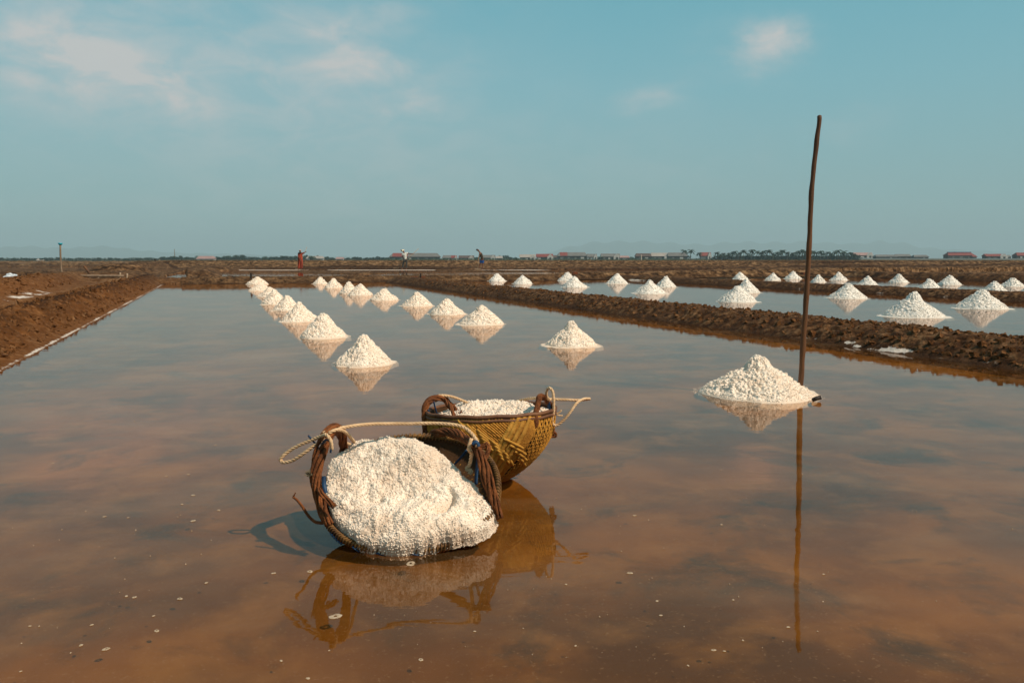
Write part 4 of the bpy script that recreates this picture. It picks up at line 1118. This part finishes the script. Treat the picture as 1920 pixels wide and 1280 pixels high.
def rake(a_, b_, blade, label):
    g = at(a_[0], a_[1], .02); Dg = dep(g); t = empty('rake', g); tag(t, label, 'rake', 'rakes of the workers')
    mb = MB(); mb.tube([atD(a_[0], a_[1], Dg) - g, atD(b_[0], b_[1], Dg - .1) - g], .017, 6); mb.build('handle', M['pale_wood'], t, True)
    mb = MB(); mb.box(Vector((0, 0, .06)), (blade, .03, .12), Matrix.Rotation(-yaw, 3, 'Z')); mb.build('blade', M['wood'], t)
rake((742.5, 504.5), (785, 466), .5, 'long pale rake held by the person in the white shirt')
rake((558, 505.5), (575.5, 463), .4, 'long thin rake held by the person in the red robe')
rake((896, 506), (897.6, 480), .5, 'upright pole with a board held by the person in blue shorts')

# ------------------------------------------------------------ far sheds
def roof_mat(name, c): return simple(name, c, tuple(x * .75 for x in c), .25, .8)
RM = dict(red=roof_mat('rusty_red_roof', (.22, .05, .04)), grey=roof_mat('grey_tin_roof', (.16, .15, .14)), brown=roof_mat('brown_roof', (.10, .065, .055)),
          pale=roof_mat('pale_tin_roof', (.36, .31, .27)), pink=roof_mat('pinkish_tin_roof', (.36, .22, .20)), blue=roof_mat('dark_blue_ridge', (.05, .06, .16)), green=roof_mat('green_roof', (.10, .22, .14)))
WM = dict(dark=simple('shed_shade_wall', (.05, .055, .05), None, .3), white=simple('white_shed_wall', (.55, .52, .48), None, .3), grey=simple('grey_shed_wall', (.16, .16, .155), None, .3), green=simple('green_net_wall', (.02, .08, .05), None, .3))
# (x0, x1, top py, bottom py, roof, wall, gable side, label)
SH = [(731, 826, 474.5, 486, 'grey', 'dark', 0, 'long grey roofed shed behind the person in the white shirt'),
 (829, 856, 478.5, 486, 'grey', 'green', 0, 'low grey roofed shed just right of the long shed'),
 (846, 857, 479, 485.5, 'red', 'white', 1, 'small shed with a red roof and white gable right of the long shed'),
 (860, 889, 479, 486, 'brown', 'dark', 1, 'brown roofed shed left of the person in blue shorts'),
 (904, 929, 478, 486, 'grey', 'dark', 1, 'grey shed directly right of the person in blue shorts'),
 (929, 943, 480, 485.5, 'pale', 'grey', 0, 'small pale shed left of the round dark tree'),
 (974, 1004, 477, 485.5, 'pale', 'dark', 1, 'pale roofed shed with a white gable right of the round dark tree'),
 (1005, 1037, 476, 485, 'red', 'dark', 1, 'shed with a patchy red roof and white gable'),
 (1036, 1046, 478.5, 484.5, 'brown', 'grey', 0, 'tiny brown hut between two red roofed sheds'),
 (1044, 1101, 473, 484.5, 'grey', 'dark', 0, 'long dark shed with a red patched left end of roof'),
 (1100, 1119, 476, 484.5, 'grey', 'white', 1, 'grey shed with a white striped gable end'),
 (1126, 1162, 475.5, 484.5, 'grey', 'dark', 1, 'grey shed with a green lean-to roof on its left'),
 (1161, 1180, 479.5, 484, 'pink', 'grey', 0, 'low pinkish roofed hut'),
 (1190, 1221, 475, 484, 'brown', 'dark', 0, 'dark brown roofed shed behind the pale square post'),
 (1220, 1257, 474, 484.5, 'pale', 'dark', 1, 'wide pale roofed shed left of the two palms'),
 (1250, 1288, 473.5, 484.5, 'grey', 'dark', 0, 'grey roofed shed partly behind the two palms'),
 (1312, 1332, 473, 484, 'red', 'grey', 1, 'bright red roofed shed right of the two palms'),
 (1598, 1634, 473.5, 481.5, 'pink', 'grey', 1, 'pinkish roofed building at the right end of the palm grove'),
 (1638, 1680, 477.5, 482.5, 'grey', 'grey', 0, 'low long grey shed right of the palm grove'),
 (1675, 1707, 476.5, 482.5, 'grey', 'dark', 0, 'grey shed adjoining the low long one right of the palm grove'),
 (1710, 1739, 478, 482.5, 'grey', 'grey', 0, 'low grey shed standing alone near the right'),
 (1772, 1823, 473, 482.5, 'red', 'dark', 0, 'large red roofed shed with a dark blue ridge'),
 (1820, 1829, 478, 482, 'red', 'grey', 0, 'small red lean-to right of the large blue ridged shed'),
 (1844, 1884, 476, 482.5, 'red', 'dark', 1, 'red roofed shed second from the right edge'),
 (1884, 1893, 478, 482.5, 'grey', 'grey', 0, 'small grey hut beside the red roofed shed at right'),
 (1901, 1945, 473.5, 482.5, 'red', 'dark', 0, 'dark red shed cut by the right edge'),
 (370, 404, 480, 488, 'pink', 'white', 0, 'long pale pink roofed building in the left treeline'),
 (575, 608, 480, 487, 'pale', 'white', 0, 'low pale building just right of the person in red'),
 (630, 645, 482, 486.5, 'pink', 'white', 0, 'tiny pinkish hut in the treeline left of the long shed'),
 (71, 80, 485, 488.5, 'pale', 'white', 0, 'tiny pale hut among the trees at the far left')]
def shed(x0, x1, yt, yb, rc, wc, gable, label, D=640.0):
    a_ = atD(x0, yb + 3, D); b_ = atD(x1, yb + 3, D); top = atD((x0 + x1) / 2, yt, D).z; bot = atD((x0 + x1) / 2, yb + 2.2, D).z; h = top - bot
    L = (b_ - a_).length; base = Vector((*((a_ + b_) / 2).to_2d(), bot)); t = empty('shed', base, -yaw); tag(t, label, 'shed', 'far storage sheds')
    w = min(9, max(5, L * .35)); eh = h * .52; ov = .5
    gw = min(L * .35, 6) if gable else 0
    mb = MB(); mb.box((0, 0, eh / 2), (L - 1.0, w, eh)); mb.build('wall', WM[wc], t)
    mb = MB(); hw = w / 2 + ov; hl = L / 2; hip = L / 2 - min(L * .08, 2.5) * (0 if gable else 1)
    for s in (-1, 1):
        mb.add([(-hl, s * hw, eh - .1), (hl, s * hw, eh - .1), (hip if not gable else hl, 0, h), (-hip, 0, h)], [(0, 1, 2, 3) if s < 0 else (3, 2, 1, 0)])
        mb.add([(-hl, s * hw, eh - .25), (hl, s * hw, eh - .25), (hl, s * hw, eh - .1), (-hl, s * hw, eh - .1)], [(0, 1, 2, 3)])
    if not gable:
        for s in (-1, 1): mb.add([(s * hl, -hw, eh - .1), (s * hl, hw, eh - .1), (s * hip, 0, h)], [(0, 1, 2)])
    else: mb.add([(-hl, -hw, eh - .1), (-hl, hw, eh - .1), (-hip, 0, h)], [(0, 1, 2)])
    rf = mb.build('roof', RM[rc], t)
    if gable:
        # front-facing white gable wing at the right end
        mb = MB(); gx = hl - gw / 2
        y_ = -w / 2 - 1.2
        mb.add([(gx - gw / 2, y_, 0), (gx + gw / 2, y_, 0), (gx + gw / 2, y_, eh), (gx, y_, h * .97), (gx - gw / 2, y_, eh),
                (gx - gw / 2, 0, 0), (gx + gw / 2, 0, 0), (gx + gw / 2, 0, eh), (gx, 0, h * .97), (gx - gw / 2, 0, eh)],
               [(0, 1, 2, 3, 4), (1, 6, 7, 2), (0, 4, 9, 5), (2, 7, 8, 3), (3, 8, 9, 4)])
        g_ = mb.build('gable_wing', WM['white'] if wc != 'green' else WM['grey'], t)
        mb = MB(); mb.box((gx, y_ - .04, eh * .4), (gw * .3, .06, eh * .8)); mb.build('door', WM['dark'], g_)
    n = int(L / 6)
    for k in range(min(n, 8)):
        mb = MB(); x = -hl + (k + .7) * (L - gw - 1) / (n + .3)
        mb.box((x, -w / 2 - .03, eh * .42), (1.6 if (k + int(x0)) % 3 else 2.6, .08, eh * .55)); mb.build('opening', WM['white'] if (k * 7 + int(x0)) % 4 == 1 else WM['grey'], t)
    return t, L, h, eh, w
for i, s in enumerate(SH):
    t, L, h, eh, w = shed(*s, D=620 + (i * 37) % 60)
    if s[7].startswith('large red'):
        mb = MB(); mb.box((0, 0, h + .05), (L * .86, 1.6, .5)); mb.build('ridge', RM['blue'], t)
    if 'red patched' in s[7] or s[7].startswith('long grey'):
        mb = MB(); sgn = -1; hw = w / 2 + .5; x0_ = -L / 2 + 2.5; x1_ = x0_ + L * (.24 if 'patched' in s[7] else .30)
        mb.add([(x0_, -hw - .03, eh - .02), (x1_, -hw - .03, eh - .02), (x1_, -.03, h + .06), (x0_, -.03, h + .06)], [(0, 1, 2, 3)]); mb.build('red_roof_panel', RM['red'], t)
    if 'green lean' in s[7]:
        mb = MB(); mb.box((-L / 2 - .5, -w / 2 - .5, eh * .9), (5, 3, .2)); mb.build('lean_to_roof', RM['green'], t)

# ------------------------------------------------------------ far trees
def leaf_cloud(cs, n, ls, seed):
    rnd = np.random.default_rng(seed); V_ = []; 
    for (c, r) in cs:
        k = int(n * (r[0] * r[2]) / sum(q[1][0] * q[1][2] for q in cs))
        d = rnd.normal(size=(k, 3)); d /= np.linalg.norm(d, axis=1)[:, None]; rr_ = rnd.uniform(.45, 1.08, (k, 1)) ** .6
        P = np.array(c) + d * rr_ * np.array(r)
        a = rnd.normal(size=(k, 3)); a /= np.linalg.norm(a, axis=1)[:, None]; b = np.cross(a, rnd.normal(size=(k, 3))); b /= np.linalg.norm(b, axis=1)[:, None]
        s = ls * rnd.uniform(.6, 1.4, (k, 1))
        V_.append(np.stack([P - a * s, P - b * s * .6, P + a * s, P + b * s * .6], 1).reshape(-1, 3))
    V_ = np.concatenate(V_); return V_, np.arange(len(V_)).reshape(-1, 4)
def broadleaf(seed, mat='leaf', shape=1.0):
    """unit tree: height 1"""
    rnd = random.Random(seed); t = empty('broadleaf_tree')
    mb = MB(); mb.tube([(0, 0, 0), (.01, .01, .2), (.03, 0, .45)], lambda q: .035 - .015 * q, 6)
    for k in range(4):
        a = rnd.uniform(0, 6.3); mb.tube([(.015, .005, .22 + .04 * k), (.12 * math.cos(a), .12 * math.sin(a), .42), (.22 * math.cos(a), .22 * math.sin(a), .6)], lambda q: .016 - .01 * q, 5)
    mb.build('trunk', M['trunk'], t)
    cs = [((0, 0, .55), (.34 * shape, .3 * shape, .3))]
    for k in range(7):
        a = rnd.uniform(0, 6.3); q = rnd.uniform(.15, .36) * shape
        cs.append(((q * math.cos(a), q * math.sin(a), rnd.uniform(.3, .78)), (rnd.uniform(.14, .24), .2, rnd.uniform(.12, .2))))
    v, q = leaf_cloud(cs, 900, .045, seed); mesh_np('crown', v, q, M[mat], t)
    return t
def palm(seed):
    rnd = random.Random(seed); t = empty('palm_tree'); mb = MB()
    lx = rnd.uniform(-.08, .08)
    mb.tube([(0, 0, 0), (lx * .3, 0, .3), (lx, 0, .78)], lambda q: .022 - .008 * q, 6); mb.build('trunk', M['trunk'], t)
    vs = []; fs = []
    for k in range(17):
        a = 2 * math.pi * k / 17 + rnd.uniform(-.2, .2); el = rnd.uniform(-.5, 1.1); L = rnd.uniform(.24, .34); pr = None
        d = Vector((math.cos(a), math.sin(a), 0)); sd = Vector((-d.y, d.x, 0))
        for i in range(6):
            q = i / 5; p = Vector((lx, 0, .78)) + d * L * q * math.cos(el * (1 - q)) + Vector((0, 0, L * (math.sin(el) * q - .75 * q * q)))
            w = .045 * math.sin(math.pi * (q * .85 + .1))
            vs += [p + sd * w + Vector((0, 0, -w * .7)), p, p - sd * w + Vector((0, 0, -w * .7))]
            if i:
                b = len(vs) - 6; fs += [(b, b + 1, b + 4, b + 3), (b + 1, b + 2, b + 5, b + 4)]
    mb = MB(); mb.add(vs, fs); mb.build('crown', M['palm'], t)
    return t
def copy_tree(o):
    c = o.copy(); COL.objects.link(c)
    for ch in list(o.children):
        d = ch.copy(); COL.objects.link(d); d.parent = c
    return c
protos = [broadleaf(101), broadleaf(102, 'leaf', 1.25), broadleaf(103, 'leaf2'), broadleaf(104, 'leaf', .8), broadleaf(105, 'leaf', 1.4)]
usedp = set()
def put(kind, lst, px, ytop, D, sx, label, group, zb=-1.35):
    o = lst[kind]
    if id(o) in usedp: o = copy_tree(o)
    else: usedp.add(id(o))
    q = atD(px, ytop, D); o.location = (q.x, q.y, zb); h = q.z - zb; o.scale = (h * sx, h * sx, h); o.rotation_euler.z = random.uniform(0, 6.3)
    o['label'] = label; o['category'] = 'tree'; o['group'] = group; return o
TR = [(2, 481.5, 1, 1.1), (14, 485.2, 2, 1.6), (25, 483, 1, 1.1), (36, 486, 3, 1.6), (46, 482.8, 1, 1.1), (54, 483.5, 0, 1.0), (60, 484, 3, .9), (66, 483.4, 0, 1.), (77, 483, 0, 1.2), (85, 482.3, 0, 1.1), (95, 482, 1, 1.1),
      (108, 481.2, 0, 1.), (131, 483.3, 1, 1.4), (143, 485.5, 3, 1.6), (151, 482.4, 0, 1.3), (163, 485, 2, 1.8), (176, 484, 3, 1.3), (186, 481.8, 1, 1.2), (196, 485.4, 3, 1.5), (207, 481.8, 1, 1.0), (220, 483.6, 4, 1.3), (232, 484, 2, 1.4), (243, 486, 3, 1.6),
      (259, 482.8, 4, 1.4), (278, 481.8, 4, 1.4), (292, 483.5, 0, 1.2), (305, 479.8, 1, 1.2), (314, 481, 0, 1.1), (323, 478.8, 1, 1.2), (331, 480, 0, 1.2), (339, 477.8, 3, .8), (349, 480.5, 2, 1.2), (359, 481.2, 0, 1.2), (367, 482, 1, 1.2),
      (375, 478.5, 2, 1.2), (386, 479, 0, 1.), (407, 479.8, 0, 1.1), (416, 480.5, 1, 1.2), (424, 477.8, 1, 1.3), (436, 480.2, 0, 1.2), (443, 478.5, 0, 1.0), (448, 475.8, 1, 1.3), (460, 482, 3, 1.2), (472, 480.3, 4, 1.3), (484, 481.8, 0, 1.2),
      (496, 479.8, 2, 1.4), (506, 480.6, 2, 1.3), (515, 480, 0, 1.2), (524, 481, 1, 1.3), (533, 477.9, 1, 1.2), (541, 479.3, 0, 1.2), (549, 479.5, 4, 1.2), (557, 478.5, 0, 1.1), (571, 479.8, 1, 1.1), (574, 476.8, 0, 1.0), (586, 478.3, 2, 1.1), (594, 477.6, 0, .9), (612, 480, 0, 1.2), (622, 481.6, 1, 1.3),
      (652, 482, 3, 1.4), (664, 480.2, 3, 1.2), (672, 480.6, 0, 1.1), (686, 482, 3, 1.5), (698, 481.4, 0, 1.2), (708, 479.4, 0, 1.0), (718, 481.6, 3, 1.4), (727, 481.3, 0, 1.3), (893, 481, 3, 1.5), (946, 477.5, 4, 1.3), (957, 480.8, 3, 1.5), (967, 481.5, 0, 1.3), (1122, 480, 0, 1.2), (1185, 480.5, 2, 1.2), (1281, 476, 4, 1.2)]
special = {448: 'tallest round crowned tree in the left treeline, two crowns wide of the pink roofed building', 946: 'round dark lone tree between the far sheds', 339: 'narrow dark upright tree just right of the thin mast', 108: 'dark tree right behind the turquoise capped post',
           1281: 'broad dark tree at the foot of the two palms'}
for (px_, yt, k, sx) in TR:
    put(k, protos, px_, yt, 700 + random.uniform(-50, 70), sx * 1.5, special.get(px_, 'small hazy green tree in the far treeline'), 'trees of the far treeline' if px_ not in special else 'distinct trees of the far treeline')
pp = [palm(201), palm(202), palm(203)]
PL = [(1282, 465.2), (1295, 464.6), (1311, 471)] + [(x, y) for x, y in ((1346, 470), (1352, 474), (1358, 472), (1366, 472), (1374, 470), (1380, 467.5), (1388, 471), (1395, 465.5), (1402, 473), (1409, 464.5), (1419, 467.5), (1427, 470), (1434, 466.5), (1443, 465.2), (1450, 472), (1457, 469.6),
      (1463, 472), (1469, 465), (1478, 470), (1486, 471.5), (1493, 470), (1497, 467), (1505, 464.6), (1512, 467), (1518, 466), (1524, 467), (1531, 469.5), (1538, 467.2), (1545, 472), (1552, 469), (1558, 472), (1566, 468.4), (1574, 464.8), (1580, 471), (1584, 467.5), (1591, 472), (1597, 470.8), (1603, 474))]
for i, (px_, yt) in enumerate(PL):
    q = atD(px_, yt, 560 + random.uniform(-20, 30))
    lb = {0: 'left one of the two tall palms among the sheds', 1: 'right one of the two tall palms among the sheds', 2: 'short palm just left of the bright red roofed shed'}.get(i, 'dark palm in the dense grove on the horizon')
    put(i % 3, pp, px_, yt - 1.2, 540 + random.uniform(-20, 30), 1.1, lb, 'palms of the far grove' if i > 2 else 'palms among the sheds')
# undergrowth beneath the palms
cs = []
for k in range(60):
    q = atD(1342 + 265 * k / 59, 479, 565); cs.append(((q.x, q.y, .6), (3.5, 3, 2.1 + random.uniform(-.5, .7))))
v, q = leaf_cloud(cs, 9000, .5, 9); tag(mesh_np('undergrowth', v, q, M['palm']), 'dark scrub filling the palm grove below the crowns', 'scrub', kind='stuff')
cs = []
for k in range(150):
    q = atD(-40 + 780 * k / 149, 486, 760); cs.append(((q.x, q.y, -.9), (4.5, 3, 1.5 + random.uniform(-.5, .9))))
v, q = leaf_cloud(cs, 9000, .6, 10); tag(mesh_np('undergrowth', v, q, M['leaf']), 'low scrub along the foot of the left treeline', 'scrub', kind='stuff')
cs = []
for k in range(120):
    q = atD(720 + 620 * k / 119, 484, 600); cs.append(((q.x, q.y, -.6), (4.0, 3, 1.0 + random.uniform(-.3, .5))))
v, q = leaf_cloud(cs, 7000, .4, 11); tag(mesh_np('undergrowth', v, q, M['leaf2']), 'low green scrub before the far sheds', 'scrub', kind='stuff')
q = atD(328, 487, 690); mb = MB(); top = atD(328.3, 467, 690)
mb.tube([(0, 0, 0), (0, 0, top.z + 1.3)], lambda t: .30 - .1 * t, 6)
for k in range(5): mb.box((0, 0, (top.z - .3) * (.3 + .15 * k)), (.9, .9, .12))
tag(mb.build('mast', M['wood'], None, loc=(q.x, q.y, -1.3)), 'thin tall mast rising above the left treeline', 'mast')

# ------------------------------------------------------------ hills
def hills(pts, D, thick, seed):
    xs = [p[0] for p in pts]; n = 220; vs = []; fs = []
    for i in range(n + 1):
        px_ = xs[0] + (xs[-1] - xs[0]) * i / n; py_ = float(np.interp(px_, xs, [p[1] for p in pts]))
        py_ -= 1.2 * (float(fbm(np.array([[px_ * .02]]), np.array([[seed * 3.1]]), 4, seed)[0, 0]) - .5) * 2
        c = atD(px_, py_, D); hgt = max(c.z, 2); base_ = Vector((c.x, c.y, 0)); d = base_.normalized()
        for (o_, zf) in ((-1.0, 0), (-.6, .35), (-.25, .8), (0, 1), (.3, .75), (.7, .3), (1.0, 0)):
            vs.append(base_ + d * thick * o_ + Vector((0, 0, hgt * zf * (1 + .08 * math.sin(i * .7 + o_ * 5)) if zf else -.5)))
    for i in range(n):
        for j in range(6): a = i * 7 + j; fs.append((a, a + 7, a + 8, a + 1))
    mb = MB(); mb.add(vs, fs); return tag(mb.build('hills', M['hill'], None, True), kind='structure')
M['hill'] = simple('forested_hill', (.05, .08, .05), (.08, .10, .06), .002, .9)
hills([(-400, 474), (-150, 470), (0, 464.5), (45, 461.5), (90, 464.5), (130, 465.5), (180, 461.5), (215, 463.5), (260, 469), (330, 473), (420, 476), (560, 479), (700, 483)], 9000, 1200, 3)
hills([(1000, 481), (1070, 462), (1120, 454), (1180, 452.5), (1240, 455), (1320, 459), (1380, 454), (1440, 455), (1520, 454), (1600, 457), (1650, 453), (1690, 455), (1730, 464), (1800, 469), (1900, 473), (2000, 477), (2200, 480)], 10500, 1200, 5)

# ------------------------------------------------------------ air
hz = MB(); hz.box((0, 0, 129.5), (25600, 25600, 261)); M['haze'] = bpy.data.materials.new('haze_air'); M['haze'].use_nodes = True
nt = NT(M['haze'].node_tree); nt.n.clear(); out = nt.new('ShaderNodeOutputMaterial'); pv = nt.new('ShaderNodeVolumePrincipled')
pv.inputs['Color'].default_value = (.66, .86, .93, 1); pv.inputs['Density'].default_value = 2.2e-4; pv.inputs['Anisotropy'].default_value = 0.0
nt.link(pv.outputs[0], out.inputs['Volume'])
o = hz.build('haze', M['haze']); tag(o, kind='stuff')

# ------------------------------------------------------------ light
az = math.radians(33); sd2 = RV * math.cos(az) - FV * math.sin(az); el = math.radians(47)
sdir = Vector((sd2.x * math.cos(el), sd2.y * math.cos(el), math.sin(el)))
sun = bpy.data.lights.new('sun', 'SUN'); sun.energy = 4.35; sun.angle = math.radians(.5); sun.color = (1.0, .85, .68)
so = bpy.data.objects.new('sun', sun); COL.objects.link(so); so.rotation_euler = sdir.to_track_quat('Z', 'Y').to_euler(); so.location = (0, 0, 50)
w = bpy.data.worlds.new('World'); scene.world = w; w.use_nodes = True
nt = NT(w.node_tree); nt.n.clear(); out = nt.new('ShaderNodeOutputWorld'); bg = nt.new('ShaderNodeBackground'); nt.link(bg.outputs[0], out.inputs[0])
sky = nt.new('ShaderNodeTexSky'); sky.sky_type = 'NISHITA'; sky.sun_disc = False; sky.sun_elevation = el; sky.sun_rotation = math.atan2(sdir.x, sdir.y)
sky.air_density = 1.0; sky.dust_density = 1.6; sky.ozone_density = 1.5
tc = nt.new('ShaderNodeTexCoord'); g = tc.outputs['Generated']
sp_ = nt.new('ShaderNodeSeparateXYZ'); nt.link(g, sp_.inputs[0])
eln = nt.math('ARCSINE', sp_.outputs[2])
azn = nt.math('SUBTRACT', nt.math('ARCTAN2', sp_.outputs[0], sp_.outputs[1]), yaw)     # azimuth from the view heading
cmb = nt.new('ShaderNodeCombineXYZ'); nt.link(azn, cmb.inputs[0]); nt.link(nt.math('MULTIPLY', eln, 1.6), cmb.inputs[1])
pv_ = cmb.outputs[0]
d1 = nt.noise(pv_, 9, 5, .6); d2 = nt.noise(nt.mapping(pv_, (1, 1, 1), (0, 0, 1.3)), 9, 5, .6)
azd = nt.math('ADD', azn, nt.math('MULTIPLY', nt.math('SUBTRACT', d1, .5), .17)); eld = nt.math('ADD', eln, nt.math('MULTIPLY', nt.math('SUBTRACT', d2, .5), .075))
def azel(px, py):
    fw, a, up = ray(px, py); return math.atan2(a, fw), math.atan2(up, math.hypot(fw, a))
gr = nt.math('ADD', 1.12, nt.math('MULTIPLY', nt.smooth(eln, .0, .30), .75))
skyc = nt.mix(1.0, sky.outputs[0], (.66, .98, .85), 'MULTIPLY')
vm = nt.new('ShaderNodeVectorMath'); vm.operation = 'SCALE'; nt.link(skyc, vm.inputs[0]); nt.link(gr, vm.inputs[3]); skyc = nt.mix(.82, vm.outputs[0], nt.ramp(eln, [(0.0, (3.35, 5.15, 5.25)), (.08, (2.95, 5.0, 5.3)), (.20, (2.25, 4.95, 5.6)), (.32, (1.45, 4.5, 5.35)), (.50, (1.0, 3.1, 3.8)), (.9, (.8, 2.6, 3.5))]))
dens = None
# (px, py, half width px, half height px, strength)
for (px_, py_, sx, sy, s_) in ((225, 145, 105, 50, .46), (110, 70, 140, 90, .32), (60, 130, 130, 70, .22), (330, 185, 90, 35, .20), (520, 110, 280, 120, .30), (640, 50, 90, 60, .22), (690, 122, 75, 20, .30), (740, 205, 45, 22, .20), (800, 195, 38, 18, .22),
                               (1408, 90, 66, 34, .40), (1456, 80, 42, 30, .30), (1376, 104, 36, 26, .24), (1225, 180, 55, 24, .26), (1590, 235, 60, 25, .10), (620, 320, 520, 160, .15), (1280, 300, 110, 50, .07)):
    a0, e0 = azel(px_, py_); sa = sx / f * math.cos(a0) ** 1; se = sy / f
    u = nt.math('DIVIDE', nt.math('SUBTRACT', azd, a0), sa); v = nt.math('DIVIDE', nt.math('SUBTRACT', eld, e0), se)
    r2_ = nt.math('ADD', nt.math('MULTIPLY', u, u), nt.math('MULTIPLY', v, v))
    g_ = nt.math('MULTIPLY', nt.math('EXPONENT', nt.math('MULTIPLY', r2_, -1.0)), s_ * 1.45)
    dens = g_ if dens is None else nt.math('ADD', dens, g_)
# broken cloud higher up and round about, outside the frame but mirrored in the brine
hi = nt.math('MULTIPLY', nt.smooth(eln, .26, .42), nt.ramp(nt.noise(nt.mapping(pv_, (1.2, 2.0, 1)), 2.6, 6, .6, .4), [(.42, 0.0), (.70, .34)]))
dens = nt.math('MULTIPLY', dens, nt.math('ADD', .38, nt.math('MULTIPLY', nt.smooth(nt.noise(nt.mapping(pv_, (1, 1.5, 1)), 12, 6, .6, .5), .30, .70), .85)))
dens = nt.math('ADD', dens, hi); dens = nt.math('MINIMUM', dens, .9)
CB = nt.mix(dens, skyc, (6.7, 6.5, 6.35))
nt.link(CB, bg.inputs[0]); bg.inputs[1].default_value = .09

# ------------------------------------------------------------ render settings
scene.view_settings.view_transform = 'Standard'; scene.view_settings.look = 'None'
scene.view_settings.exposure = 0; scene.view_settings.gamma = 1
cy = scene.cycles
cy.max_bounces = 6; cy.diffuse_bounces = 3; cy.glossy_bounces = 3; cy.transparent_max_bounces = 8; cy.volume_bounces = 0
cy.use_denoising = True; cy.sample_clamp_indirect = 6
cy.caustics_reflective = False; cy.caustics_refractive = False
